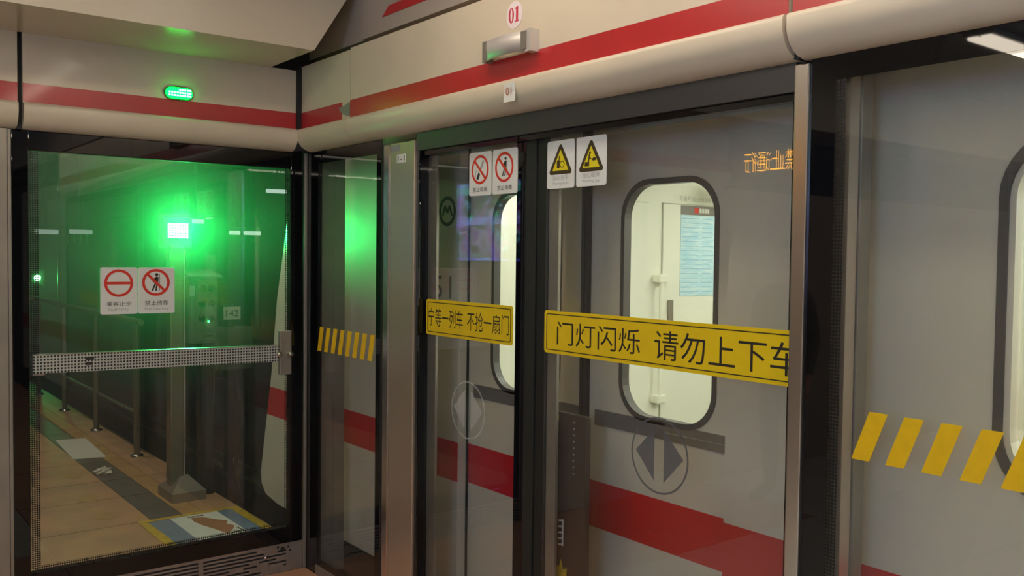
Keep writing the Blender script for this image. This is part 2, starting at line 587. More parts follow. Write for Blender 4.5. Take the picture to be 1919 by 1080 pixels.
# ------------------------------------------------------------------ headers with bull-nosed lower edge
def header(name, plane, u0, u1, label, ztop, face, stripe_u=None, group='beige header boxes above the doors'):
    """plane maps (u, v, t); face = how proud the upper sheet stands"""
    loc = plane((u0 + u1) / 2, 2.13, 0)
    t = thing(name, loc, label, 'door header', group)
    mb = MB()
    mb.extrude(rect(u0, 2.322, u1, ztop), plane, -0.10, face)
    mb.build('upper_sheet', 'cream', t)
    MB().extrude(rect(u0, 2.235, u1, 2.322), plane, -0.10, face).build('stripe_backing', 'cream', t)
    # bull-nose: profile (t, z)
    pf = [(face + 0.001, 2.236), (face + 0.020, 2.234), (face + 0.026, 2.224), (face + 0.026, 2.195), (face + 0.018, 2.170), (face + 0.001, 2.150),
          (face - 0.026, 2.136), (face - 0.058, 2.130), (-0.08, 2.130), (-0.08, 2.236)]
    # smooth arc resample of the nose
    nose = []
    for i in range(13):
        a = math.radians(90 * i / 12)
        nose.append((face + 0.026 - 0.085 * (1 - math.cos(a)), 2.206 - 0.076 * math.sin(a)))
    pf = [(face + 0.001, 2.238), (face + 0.018, 2.237), (face + 0.0245, 2.231), (face + 0.026, 2.222)] + nose + [(-0.08, 2.130), (-0.08, 2.238)]
    n = len(pf)
    m2 = MB()
    m2.add([plane(u0, z, tt) for tt, z in pf[:-2]] + [plane(u1, z, tt) for tt, z in pf[:-2]], [(i, i + 1, n - 2 + i + 1, n - 2 + i) for i in range(n - 3)], True)
    m2.add([plane(u0, pf[i][1], pf[i][0]) for i in (-3, -2, -1, 0)] + [plane(u1, pf[i][1], pf[i][0]) for i in (-3, -2, -1, 0)], [(i, i + 1, 5 + i, 4 + i) for i in range(3)])
    tris = [tuple(q) for q in geometry.tessellate_polygon([[Vector((a, b, 0)) for a, b in pf]])]
    m2.add([plane(u0, z, tt) for tt, z in pf], tris)
    m2.add([plane(u1, z, tt) for tt, z in pf], [q[::-1] for q in tris])
    m2.build('bullnose', 'cream', t)
    s0, s1 = stripe_u or (u0, u1)
    slab('red_stripe', rect(s0, 2.242, s1, 2.320), plane, face, face + 0.0015, 'red_tape', t)
    return t


hw = WALL(0.0)
header('door_header', hw, 0.062, 0.575, 'short beige header box in the corner next to the end gate', 2.548, 0.058, (0.062, 0.50))
header('door_header', hw, 0.579, 2.918, 'long beige header box marked 01 above the sliding doors', 2.555, 0.058)
header('door_header', hw, 2.930, 5.40, 'beige header box continuing past the dark curved seam', 2.555, 0.058)
hg = GATE(0.0)
header('door_header', hg, -1.298, -0.066, 'beige header box with a green lamp above the end gate', 2.53, 0.045)
header('door_header', hg, -3.2, -1.318, 'beige header box left of the dark seam over the end wall', 2.53, 0.045)
struct(MB().box((-0.09, -0.08, 2.131), (0.066, 0.09, 2.54)).build('trim_3', 'dark_gap'), 'dark gap between the two headers in the corner')
struct(MB().box((-0.09, -1.320, 2.131), (0.02, -1.296, 2.53)).build('trim_4', 'dark_gap'), 'dark vertical seam between the end headers')
struct(MB().box((2.916, -0.03, 2.131), (2.932, 0.09, 2.555)).build('trim_5', 'dark_gap'), 'dark curved seam between the door headers')
# peeled piece of silver tape on the stripe
pt = MB()
pt.extrude([(0.50, 2.268), (0.56, 2.250), (0.574, 2.252), (0.576, 2.296), (0.572, 2.312), (0.53, 2.302), (0.47, 2.296)], hw, 0.0595, 0.0615)
tag(pt.build('tape_patch', 'silver_tape'), 'crumpled silver tape patch on the red header stripe', 'tape')

# ------------------------------------------------------------------ indicator lamp on the end header
il = thing('indicator_lamp', (0.045, -0.658, 2.32), 'green lit oval indicator lamp on the end header', 'lamp')
slab('housing', rrect(-0.724, 2.319, -0.592, 2.381, 0.031, 8), hg, 0.045, 0.053, 'dark_metal', il)
slab('lens', rrect(-0.718, 2.325, -0.598, 2.375, 0.025, 8), hg, 0.053, 0.060, 'indicator_green', il)
led = None
for r_ in range(3):
    for c_ in range(9):
        u = -0.705 + c_ * 0.0117; v = 2.336 + r_ * 0.013
        if r_ == 2 and c_ < 4: continue
        if led is None:
            led = slab('led', rect(u, v, u + 0.007, v + 0.006), hg, 0.060, 0.061, 'indicator_led', il); lu, lv = u, v
        else:
            again(led, (0, u - lu, v - lv), il)

# ------------------------------------------------------------------ end gate (plane x = 0)
eg = thing('end_gate', (0, -0.67, 0.145), 'black framed glass end gate with a perforated steel push bar', 'gate')
gz0, gz1, gy0, gy1 = 0.225, 2.045, -1.272, -0.085
MB().box((-0.012, gy0 - 0.005, gz0 - 0.005), (-0.002, gy1 + 0.005, gz1 + 0.005)).build('glass_pane', 'gate_pane', eg)
MB().bevel_box((-0.045, -1.335, 0.145), (0.0, gy0, 2.13), 0.003).build('stile', 'black_frit', eg)
MB().bevel_box((-0.045, gy1, 0.145), (0.0, -0.018, 2.13), 0.003).build('stile', 'black_frit', eg)
MB().bevel_box((-0.045, gy0, 0.145), (0.0, gy1, gz0), 0.003).build('bottom_rail', 'black_frit', eg)
MB().bevel_box((-0.045, gy0, gz1), (0.0, gy1, 2.13), 0.003).build('top_rail', 'black_frit', eg)
for a in (rect(gy0, gz0, gy0 + 0.038, gz1), rect(gy1 - 0.03, gz0, gy1, gz1), rect(gy0 + 0.038, gz0, gy1 - 0.03, gz0 + 0.03)):
    slab('dot_print', a, hg, -0.0018, -0.0013, 'frit_dots_y', eg)
MB().bevel_box((-0.02, -1.351, 0.0), (0.006, -1.337, 2.13), 0.003).build('edge_strip', 'steel_dull', wl)
# push bar: slightly inclined
pb = MB()
pb.extrude([(-1.265, 1.097), (-0.165, 1.081), (-0.165, 1.161), (-1.265, 1.175)], hg, 0.018, 0.040)
pbo = pb.build('push_bar', 'punched_steel', eg)
MB().extrude([(-1.265, 1.1745), (-0.165, 1.1605), (-0.165, 1.164), (-1.265, 1.178)], hg, 0.014, 0.0405).build('bar_lip', 'steel_polished', pbo)
slab('small_print', rect(-1.058, 1.143, -1.024, 1.156), hg, 0.040, 0.0406, 'sign_black', pbo)
slab('small_print', rect(-1.058, 1.120, -1.028, 1.134), hg, 0.040, 0.0406, 'sign_black', pbo)
MB().bevel_box((0.0, -0.152, 1.010), (0.026, -0.090, 1.232), 0.004).build('bracket', 'steel_dull', eg)
for u, v in ((-0.163, 1.117), (-0.104, 1.116)):
    MB().tube([(0.018, u, v), (0.050, u, v), (0.055, u, v)], [0.014, 0.014, 0.007], 14).build('bolt', 'steel_polished', eg)
MB().bevel_box((0.0, -1.265, 1.085), (0.020, -1.215, 1.170), 0.003).build('bracket', 'steel_dull', eg)

# slotted steel kick plate below the gate
kp = thing('vent_grille', (0, -0.67, 0), 'slotted steel kick plate grille below the end gate', 'grille')
MB().box((-0.05, -1.335, 0.0), (-0.012, -0.018, 0.145)).build('backing', 'dark_gap', kp)
rows = [0.018, 0.036, 0.054, 0.072, 0.090, 0.108, 0.126]
sl = 0.0046
# each slot row is a bar pair: build bars between the slots
z_prev = 0.0
barseq = []
for zr in rows:
    barseq.append((z_prev, zr - sl)); z_prev = zr + sl
barseq.append((z_prev, 0.145))
for a, b in barseq:
    MB().box((-0.012, -1.335, a), (0.0, -0.018, b)).build('bar', 'steel_grille', kp)
for c in (-1.20, -0.875, -0.54):
    MB().box((-0.011, c - 0.012, 0.004), (0.0006, c + 0.012, 0.142)).build('web', 'steel_grille', kp)
MB().box((-0.011, -0.105, 0.002), (0.0006, -0.018, 0.142)).build('web', 'steel_grille', kp)
# filled pieces of slots that are painted shut
for (u0, u1, zi) in ((-0.26, -0.09, 6), (-0.22, -0.15, 5), (-0.30, -0.25, 3), (-0.16, -0.09, 3), (-0.40, -0.33, 2), (-0.26, -0.20, 2), (-0.48, -0.44, 1), (-0.30, -0.12, 1), (-0.24, -0.1, 0), (-0.72, -0.6, 1), (-0.98, -0.9, 2)):
    MB().box((-0.011, u0, rows[zi] - 0.006), (0.0004, u1, rows[zi] + 0.006)).build('filled_slot', 'steel_grille', kp)
MB().sphere((0.001, -0.215, 0.088), 0.008, 12, 8, (0.5, 1, 1)).build('screw', 'steel_polished', kp)
MB().tube([(0.0, -0.125, 0.118), (0.003, -0.125, 0.118)], 0.012, 16).build('lock', 'dark_metal', kp)
for c in ((-0.095, 0.125), (-0.15, 0.131), (-0.085, 0.105)):
    MB().tube([(0.0, c[0], c[1]), (0.0015, c[0], c[1])], 0.006, 10).build('hole', 'dark_gap', kp)


# ------------------------------------------------------------------ signs
def prohibition(t, plane, tt, cx, cy, ro, ri, ang, mat='sign_red'):
    n = 48
    slab('ring', circle(cx, cy, ro, n=n), plane, tt, tt + 0.0004, mat, t, [circle(cx, cy, ri, n=n)])
    a = math.radians(ang)
    d = (math.cos(a) * (ri + 0.001), math.sin(a) * (ri + 0.001))
    return slab('cross_bar', bar2((cx - d[0], cy - d[1]), (cx + d[0], cy + d[1]), ro - ri), plane, tt + 0.0005, tt + 0.0008, mat, t)


def leaning_figure(t, plane, tt, cx, cy, k):
    ps = [circle(cx + 0.10 * k, cy + 0.60 * k, 0.115 * k, n=16),
          [(cx - 0.06 * k, cy + 0.36 * k), (cx + 0.10 * k, cy + 0.46 * k), (cx + 0.24 * k, cy + 0.40 * k), (cx + 0.20 * k, cy - 0.02 * k), (cx - 0.02 * k, cy - 0.06 * k)],
          bar2((cx - 0.02 * k, cy + 0.34 * k), (cx - 0.16 * k, cy + 0.0 * k), 0.085 * k),
          bar2((cx + 0.03 * k, cy + 0.0 * k), (cx - 0.22 * k, cy - 0.62 * k), 0.12 * k),
          bar2((cx + 0.13 * k, cy + 0.0 * k), (cx + 0.05 * k, cy - 0.64 * k), 0.12 * k),
          bar2((cx - 0.22 * k, cy - 0.62 * k), (cx - 0.30 * k, cy - 0.62 * k), 0.06 * k)]
    slabs('figure', ps, plane, tt + 0.0001, tt + 0.0004, 'sign_black', t)
    slab('wall_line', rect(cx + 0.27 * k, cy - 0.62 * k, cx + 0.32 * k, cy + 0.66 * k), plane, tt + 0.0001, tt + 0.0004, 'sign_black', t)


def sign_plate(name, plane, t0, box_, label, mat='sign_white', r=0.009, group=None, th=0.002):
    u0, v0, u1, v1 = box_
    t = thing(name, plane((u0 + u1) / 2, v0, t0), label, 'sign', group)
    slab('plate', rrect(u0, v0, u1, v1, r), plane, t0, t0 + th, mat, t)
    return t


SG = 'prohibition and warning signs on the glass'
s = sign_plate('staff_only_sign', hg, 0.0, (-0.988, 1.338, -0.829, 1.549), 'white sign with a red ring and level bar on the end gate', group=SG)
prohibition(s, hg, 0.0021, -0.910, 1.478, 0.062, 0.050, 0)
lettering('text', '乘客止步', hg, 0.0025, (-0.962, 1.374, -0.856, 1.396), 'sign_black', s)
lettering('text', 'Staff Only', hg, 0.0025, (-0.954, 1.350, -0.868, 1.366), 'sign_grey', s)
s = sign_plate('no_leaning_sign', hg, 0.0, (-0.826, 1.338, -0.663, 1.549), 'white sign with a crossed leaning figure on the end gate', group=SG)
prohibition(s, hg, 0.0021, -0.747, 1.480, 0.062, 0.050, -45)
leaning_figure(s, hg, 0.0022, -0.750, 1.480, 0.060)
lettering('text', '禁止倚靠', hg, 0.0025, (-0.797, 1.374, -0.692, 1.396), 'sign_black', s)
lettering('text', 'No Leaning', hg, 0.0025, (-0.797, 1.350, -0.691, 1.366), 'sign_grey', s)

# ------------------------------------------------------------------ screen doors (plane y = 0)
LP = WALL(0.03)          # plane of the sliding leaves
PZ0, PZ1 = 0.11, 2.07

cc = thing('corner_column', (0.07, 0.06, 0), 'dark corner column with a thin steel edge by the end gate', 'column')
MB().box((-0.044, 0.0, 0.0), (0.118, 0.02, 2.13)).build('black_face', 'black_frit', cc)
MB().bevel_box((0.0, -0.017, 0.0), (0.016, -0.001, 2.13), 0.003).build('edge_strip', 'steel_dull', cc)
MB().box((0.02, 0.022, 0.0), (0.134, 0.085, 2.13)).build('column_body', 'steel_dull', cc)
MB().box((0.02, 0.087, 0.0), (0.132, 0.150, 2.13)).build('column_body', 'steel_dull', cc)


def fixed_panel(name, x0, x1, label, stripes, left_border, right_border, dots=True):
    t = thing(name, ((x0 + x1) / 2, 0, 0), label, 'glass panel', 'fixed glass panels of the platform screen')
    MB().box((x0, 0.0, 0.08), (x1, 0.012, 2.13)).build('glass_pane', 'pane', t)
    slab('border_print', rect(x0, 0.0, x0 + left_border, 2.13), hw, 0.0002, 0.0012, 'black_frit', t)
    slab('border_print', rect(x1 - right_border, 0.0, x1, 2.13), hw, 0.0002, 0.0012, 'black_frit', t)
    slab('border_print', rect(x0 + left_border, 2.068, x1 - right_border, 2.13), hw, 0.0002, 0.0012, 'black_frit', t)
    slab('border_print', rect(x0 + left_border, 0.0, x1 - right_border, 0.085), hw, 0.0002, 0.0012, 'black_frit', t)
    slab('dot_print', rect(x0 + left_border, 0.085, x0 + left_border + 0.028, 2.068), hw, 0.0004, 0.0009, 'frit_dots_x', t)
    MB().bevel_box((x0, -0.004, 0.0), (x1, 0.03, 0.05), 0.003).build('sill', 'steel_dull', t)
    first = None
    sx, pitch, n, wd, slant = stripes
    for k in range(n):
        u = sx + k * pitch
        if first is None:
            first = slab('hazard_stripe', [(u, 1.136), (u + wd, 1.136), (u + wd + slant, 1.257), (u + slant, 1.257)], hw, 0.0003, 0.0014, 'hazard_yellow', t)
        else:
            again(first, (k * pitch, 0, 0), t)
    return t


fixed_panel('fixed_glass_panel', 0.120, 0.775, 'narrow fixed glass panel with yellow stripes between the corner and the wide steel post', (0.133, 0.0735, 8, 0.039, 0.030), 0.015, 0.052)
fixed_panel('fixed_glass_panel', 2.952, 5.40, 'wide fixed glass panel with yellow slanted stripes at the picture edge', (3.087, 0.0885, 20, 0.047, 0.045), 0.068, 0.06)

# wide steel post
sp = thing('steel_post', (0.92, 0, 0), 'wide brushed steel post between fixed glass and sliding door', 'post', 'steel posts of the platform screen')
MB().bevel_box((0.778, -0.010, 0.0), (0.800, 0.05, 2.10), 0.002).build('dark_joint', 'dark_gap', sp)
MB().bevel_box((0.800, -0.014, 0.0), (0.858, 0.05, 2.10), 0.010).build('edge_strip', 'steel_polished', sp)
MB().bevel_box((0.860, -0.012, 0.0), (1.058, 0.05, 2.10), 0.004).build('cover', 'steel', sp)
MB().box((1.058, 0.0, 0.0), (1.084, 0.05, 2.10)).build('dark_joint', 'black_frit', sp)
# narrow steel post
sp2 = thing('steel_post', (2.926, 0, 0), 'narrow shiny steel post at the end of the long yellow sign', 'post', 'steel posts of the platform screen')
MB().bevel_box((2.905, -0.010, 0.0), (2.948, 0.02, 2.122), 0.004).build('cover', 'steel_polished', sp2)
MB().box((2.910, 0.0, 0.0), (2.951, 0.02, 2.122)).build('black_back', 'black_frit', sp2)
MB().box((2.94, 0.032, 0.0), (3.040, 0.075, 2.122)).build('column_body', 'steel', sp2)
MB().box((2.94, 0.079, 0.0), (3.046, 0.125, 2.122)).build('column_body', 'steel_dull', sp2)
# lintel
lt = thing('door_lintel', (1.98, 0.02, 2.03), 'dark grey lintel strip between header and sliding doors', 'lintel')
MB().box((1.058, -0.002, 2.055), (2.905, 0.09, 2.13)).build('strip', 'lintel', lt)
MB().box((1.058, 0.012, 2.034), (2.905, 0.09, 2.055)).build('drip', 'black_frit', lt)


def leaf(x0, x1, stile_l, stile_r, border_r, label):
    t = thing('sliding_door_leaf', ((x0 + x1) / 2, 0.036, 0.03), label, 'sliding door', 'sliding glass door leaves')
    MB().box((x0, 0.03, 0.06), (x1, 0.042, 2.04)).build('glass_pane', 'pane', t)
    MB().bevel_box((x0, 0.043, 0.05), (x0 + stile_l, 0.056, 2.04), 0.002).build('stile', 'steel_dull', t)
    MB().bevel_box((x1 - stile_r, 0.043, 0.05), (x1, 0.080, 2.04), 0.002).build('stile', 'dark_metal', t)
    slab('border_print', rect(x1 - border_r, 0.06, x1, 2.04), LP, 0.0003, 0.0012, 'black_frit', t)
    MB().bevel_box((x0, 0.025, 0.03), (x1, 0.080, 0.075), 0.003).build('bottom_rail', 'dark_metal', t)
    return t


la = leaf(1.085, 1.757, 0.062, 0.055, 0.055, 'glass sliding door leaf with the short yellow sign')
lb = leaf(1.870, 2.926, 0.052, 0.05, 0.05, 'glass sliding door leaf with the long yellow sign and arrow decal')
# meeting bar between the leaves
mbr = thing('meeting_bar', (1.81, 0.05, 0.03), 'dark vertical meeting bar between the two sliding leaves', 'door seal')
MB().bevel_box((1.7575, 0.028, 0.03), (1.812, 0.080, 2.05), 0.003).build('bar', 'dark_metal', mbr)
MB().bevel_box((1.8125, 0.034, 0.03), (1.8695, 0.080, 2.05), 0.006).build('rubber_lip', 'rubber', mbr)

# anti-pinch plate on the back of the second leaf
ap = thing('anti_pinch_plate', (1.97, 0.1, 0.05), 'dark brown anti-pinch plate behind the second sliding leaf', 'plate')
MB().bevel_box((1.862, 0.083, 0.10), (2.035, 0.105, 1.072), 0.004).build('board', 'anti_pinch', ap)
slab('yellow_wedge', [(1.868, 1.040), (1.892, 1.040), (1.892, 1.062)], WALL(0.083), 0.0002, 0.001, 'hazard_yellow', ap)
dot = slab('white_dot', circle(1.973, 1.045, 0.0035, n=8), WALL(0.083), 0.0002, 0.001, 'sign_grey', ap)
for k in range(1, 9): again(dot, (0, 0, -0.0225 * k), ap)
cb = [rect(1.918, 0.597, 1.924, 0.692)] + [bar2((1.918, 0.602 + 0.0215 * k), (1.896, 0.597 + 0.0215 * k), 0.006) for k in range(5)]
slab('yellow_scrap', [(1.880, 0.47), (1.884, 0.525), (1.902, 0.515), (1.912, 0.548), (1.924, 0.515), (1.945, 0.522), (1.940, 0.47)], WALL(0.083), 0.0002, 0.001, 'tape_yellow', ap)
slabs('comb_mark', cb, WALL(0.083), 0.0002, 0.001, 'sign_white', ap)

# yellow signs on the leaves
YS = 'yellow signs on the sliding doors'


def yellow_sign(name, box_, label, parts, open_right=False):
    u0, v0, u1, v1 = box_
    t = sign_plate(name, LP, 0.0012, box_, label, 'sign_yellow', 0.012, YS)
    i, wd = 0.011, 0.0032
    slab('border_line', rrect(u0 + i, v0 + i, u1 - i, v1 - i, 0.008), LP, 0.0033, 0.0037, 'sign_black', t, [rrect(u0 + i + wd, v0 + i + wd, u1 - i - wd, v1 - i - wd, 0.006)])
    for body, b in parts:
        lettering('text', body, LP, 0.0036, b, 'sign_black', t)
    return t


yellow_sign('yellow_door_sign', (1.100, 1.291, 1.690, 1.438), 'short yellow sign with black characters on the first sliding leaf',
            [('宁等一列车', (1.118, 1.327, 1.370, 1.402)), ('不抢一扇门', (1.398, 1.327, 1.668, 1.402))])
yellow_sign('yellow_door_sign', (1.872, 1.285, 2.922, 1.434), 'long yellow sign with black characters cut by the narrow post',
            [('门灯闪烁', (1.940, 1.318, 2.338, 1.398)), ('请勿上下车', (2.398, 1.312, 2.916, 1.402))])

# small square signs at the head of the leaves
s = sign_plate('no_smoking_sign', LP, 0.0012, (1.403, 1.852, 1.548, 2.018), 'small white no-smoking sign with crossed cigarette on the first sliding leaf', group=SG)
prohibition(s, LP, 0.0034, 1.475, 1.951, 0.056, 0.046, -45)
slabs('figure', [bar2((1.458, 1.915), (1.470, 1.938), 0.013)], LP, 0.0034, 0.0037, 'sign_black', s)
slab('cigarette', bar2((1.474, 1.946), (1.497, 1.985), 0.010), LP, 0.0034, 0.0037, 'sign_grey', s)
slabs('smoke', [bar2((1.447, 1.926), (1.444, 1.938), 0.003), bar2((1.444, 1.938), (1.452, 1.950), 0.003)], LP, 0.0034, 0.0037, 'sign_grey', s)
lettering('text', '禁止吸烟', LP, 0.0036, (1.428, 1.866, 1.522, 1.884), 'sign_black', s)
s = sign_plate('no_leaning_sign', LP, 0.0012, (1.556, 1.852, 1.708, 2.018), 'small white sign with crossed leaning figure on the first sliding leaf', group=SG)
prohibition(s, LP, 0.0034, 1.628, 1.951, 0.056, 0.046, -45)
leaning_figure(s, LP, 0.0034, 1.630, 1.951, 0.052)
lettering('text', '禁止倚靠', LP, 0.0036, (1.586, 1.866, 1.676, 1.884), 'sign_black', s)


def warning(name, u0, u1, label, kind, cap, eng):
    s = sign_plate(name, LP, 0.0012, (u0, 1.856, u1, 2.020), label, group=SG)
    c = (u0 + u1) / 2
    def tri(k, r):
        out = []
        for a in (90, 210, 330):
            ax, ay = c + k * math.cos(math.radians(a)), 1.941 + k * math.sin(math.radians(a))
            for j in (-55, 0, 55):
                out.append((ax - r * math.cos(math.radians(a)) + r * math.cos(math.radians(a + j)), ay - r * math.sin(math.radians(a)) + r * math.sin(math.radians(a + j))))
        return out
    slab('triangle', tri(0.066, 0.008), LP, 0.0033, 0.0036, 'warn_brown', s)
    slab('triangle_field', tri(0.047, 0.001), LP, 0.0037, 0.0040, 'warn_yellow', s)
    if kind == 0:
        ps = [rrect(c - 0.018, 1.925, c - 0.003, 1.953, 0.004), bar2((c - 0.006, 1.953), (c - 0.006, 1.967), 0.005)]
        slab('ring', circle(c + 0.009, 1.938, 0.012, n=20), LP, 0.0041, 0.0043, 'warn_brown', s, [circle(c + 0.009, 1.938, 0.009, n=20)])
    else:
        ps = [rect(c - 0.030, 1.922, c - 0.008, 1.936), [(c + 0.004, 1.944), (c + 0.014, 1.950), (c + 0.024, 1.948), (c + 0.022, 1.939), (c + 0.010, 1.938)],
              bar2((c - 0.012, 1.936), (c - 0.007, 1.962), 0.006), circle(c - 0.005, 1.966, 0.005, n=10), bar2((c - 0.007, 1.950), (c + 0.002, 1.944), 0.004)]
    slabs('figure', ps, LP, 0.0041, 0.0044, 'warn_brown', s)
    lettering('text', cap, LP, 0.0036, (c - 0.042, 1.884, c + 0.042, 1.902), 'sign_grey', s)
    lettering('text', eng, LP, 0.0036, (c - 0.043, 1.866, c + 0.043, 1.878), 'sign_grey', s)


warning('warning_sign', 1.876, 2.018, 'white sign with hand-pinch warning triangle on the second sliding leaf', 0, '当心夹手', 'Warning hands')
warning('warning_sign', 2.028, 2.174, 'white sign with gap warning triangle on the second sliding leaf', 1, '当心缝隙', 'Warning gap')


# round arrow decals
def arrow_decal(cx, cz, r, label, mat):
    t = thing('arrow_decal', (cx, 0.03, cz - r), label, 'decal', 'round opening arrow decals')
    slab('ring', circle(cx, cz, r, n=56), LP, 0.0005, 0.0010, mat, t, [circle(cx, cz, r - 0.0065, n=56)])
    slab('arrow', [(cx - 0.020, cz - 0.080), (cx - 0.020, cz + 0.080), (cx - 0.098, cz + 0.004)], LP, 0.0005, 0.0010, mat, t)
    slab('arrow', [(cx + 0.020, cz - 0.080), (cx + 0.020, cz + 0.080), (cx + 0.098, cz + 0.004)], LP, 0.0005, 0.0010, mat, t)


arrow_decal(2.423, 1.017, 0.118, 'grey round decal with two arrows below the long yellow sign', 'decal_grey')
arrow_decal(1.405, 1.012, 0.115, 'pale round decal with two arrows below the short yellow sign', 'decal_pale')

# ------------------------------------------------------------------ fittings on the header
FP = WALL(-0.058)
ov = thing('number_oval', (1.79, -0.058, 2.416), 'white oval sticker with red 01 on the long header', 'sticker')
slab('sticker', circle(1.790, 2.462, 0.046, 0.047, 40), FP, 0.0002, 0.0012, 'oval_white', ov)
# condensed serif digits
slab('digit', circle(1.773, 2.463, 0.0145, 0.027, 32), FP, 0.0013, 0.0016, 'number_red', ov, [circle(1.773, 2.463, 0.0060, 0.0235, 32)])
slab('digit', [(1.792, 2.437), (1.818, 2.437), (1.818, 2.440), (1.811, 2.442), (1.811, 2.490), (1.806, 2.490), (1.792, 2.484), (1.792, 2.481), (1.7995, 2.482), (1.7995, 2.442), (1.792, 2.440)],
     FP, 0.0013, 0.0016, 'number_red', ov)
hd = thing('access_latch', (1.785, -0.058, 2.312), 'curved stainless pull latch below the oval number sticker', 'latch')
n = 14
vs = []; fs = []
for i in range(n + 1):
    q = i / n
    u = 1.662 + q * 0.235
    tt = 0.014 + 0.034 * math.sin(math.pi * (0.15 + 0.7 * q))
    vs += [FP(u, 2.318, tt), FP(u, 2.386, tt), FP(u, 2.318, tt - 0.004), FP(u, 2.386, tt - 0.004)]
for i in range(n):
    a, b = 4 * i, 4 * (i + 1)
    fs += [(a, b, b + 1, a + 1), (a + 2, a + 3, b + 3, b + 2), (a, a + 2, b + 2, b), (a + 1, b + 1, b + 3, a + 3)]
MB().add(vs, fs, True).build('curved_plate', 'steel_latch', hd)
slab('end_block', rect(1.646, 2.314, 1.668, 2.388), FP, 0.0, 0.034, 'steel_dull', hd)
slab('end_block', rect(1.896, 2.312, 1.926, 2.388), FP, 0.0, 0.038, 'steel_latch', hd)
slab('finger_recess', rect(1.876, 2.322, 1.906, 2.382), FP, 0.0385, 0.041, 'steel_dull', hd)
lbm = thing('number_label', (1.80, -0.086, 2.153), 'small curled paper label 01 on the header lower edge', 'label')
BN = WALL(-0.0845)
vs = []; fs = []
for i in range(7):
    q = i / 6
    v = 2.222 - 0.066 * q
    tt = 0.0015 + 0.010 * max(0, q - 0.5)
    for k_, u in ((0, 1.770 + 0.004 * q), (1, 1.830 + 0.010 * q)):
        vs.append(BN(u, v, tt))
for i in range(6): fs.append((2 * i, 2 * i + 2, 2 * i + 3, 2 * i + 1))
MB().add(vs, fs).build('paper', 'paper', lbm)
lettering('text', '01', BN, 0.0045, (1.784, 2.180, 1.816, 2.206), 'number_orange', lbm)
PP = WALL(-0.012)
dl = thing('post_label', (0.957, -0.012, 2.011), 'small white label 1-1 on the wide steel post', 'label')
slab('sticker', rect(0.918, 2.013, 0.990, 2.049), PP, 0.0002, 0.001, 'sign_white', dl)
lettering('text', '1-1', PP, 0.0012, (0.926, 2.019, 0.982, 2.043), 'sign_black', dl)
dl = thing('post_label', (0.89, -0.012, 2.06), 'blank pale strip label at the top of the wide steel post', 'label')
slab('sticker', rrect(0.862, 2.064, 0.940, 2.092, 0.005), PP, 0.0002, 0.001, 'sign_grey', dl)

# ------------------------------------------------------------------ metro train
TB, TD = 0.22, 0.27
tr = thing('metro_train', (4.0, 1.6, 0.12), 'off-white metro train with red band standing behind the screen doors', 'train')
TP = WALL(TB)
nose = [(-0.62, 2.30), (-0.655, 2.10), (-0.765, 1.70), (-0.876, 1.346), (-0.955, 0.886), (-1.075, 0.42), (-1.118, 0.25), (-1.105, 0.18), (-1.04, 0.125), (-0.85, 0.10)]
ox0, ox1 = 1.060, 2.520           # doorway
outer = nose + [(9.0, 0.10), (9.0, 2.30)]
win3 = rrect(3.345, 1.080, 4.727, 1.910, 0.14, 8)
win3o = rrect(3.322, 1.055, 4.75, 1.935, 0.16, 8)
door_hole = [(ox0, 0.11), (ox1, 0.11), (ox1, 2.08), (ox0, 2.08)]
MB().extrude(outer, TP, -0.08, 0.0, [door_hole, rrect(3.36, 1.09, 4.71, 1.90, 0.13, 8)]).build('side_shell', 'train_white', tr)
slab('roof', [(-0.62, 2.30), (9.0, 2.30), (9.0, 2.36), (-0.60, 2.36)], TP, -2.8, 0.0, 'train_white', tr)
far = thing('far_shell', (0, 0, 0), None, None)
bpy.data.objects.remove(far)
MB().extrude(outer, WALL(2.94), -0.08, 0.0, [rrect(1.2, 1.05, 2.62, 1.90, 0.12, 6)]).build('far_side_shell', 'train_inside', tr)
# slanted cab front joining both sides
vs = []; fs = []
for i, (x, z) in enumerate(nose):
    for k_ in range(9):
        q = k_ / 8
        vs.append((x - 0.22 * math.sin(math.pi * q) ** 0.7, TB + 0.02 + q * 2.76, z))
for i in range(len(nose) - 1):
    for k_ in range(8):
        a = i * 9 + k_
        fs.append((a, a + 1, a + 10, a + 9))
MB().add(vs, fs, True).build('cab_front', 'train_white', tr)
MB().box((-0.8, 0.30, 0.04), (9.0, 2.98, 0.10)).build('underframe', 'dark_metal', tr)
# red band
bz0, bz1 = 0.628, 0.802
def nx(z):
    for (xa, za), (xb, zb) in zip(nose, nose[1:]):
        if zb <= z <= za: return xb + (xa - xb) * (z - zb) / (za - zb)
slab('red_band', [(nx(bz0) + .002, bz0), (ox0, bz0), (ox0, bz1), (nx(bz1) + .002, bz1)], TP, 0.0, 0.001, 'train_red', tr)
slab('red_band', rect(ox1, bz0, 9.0, bz1), TP, 0.0, 0.001, 'train_red', tr)
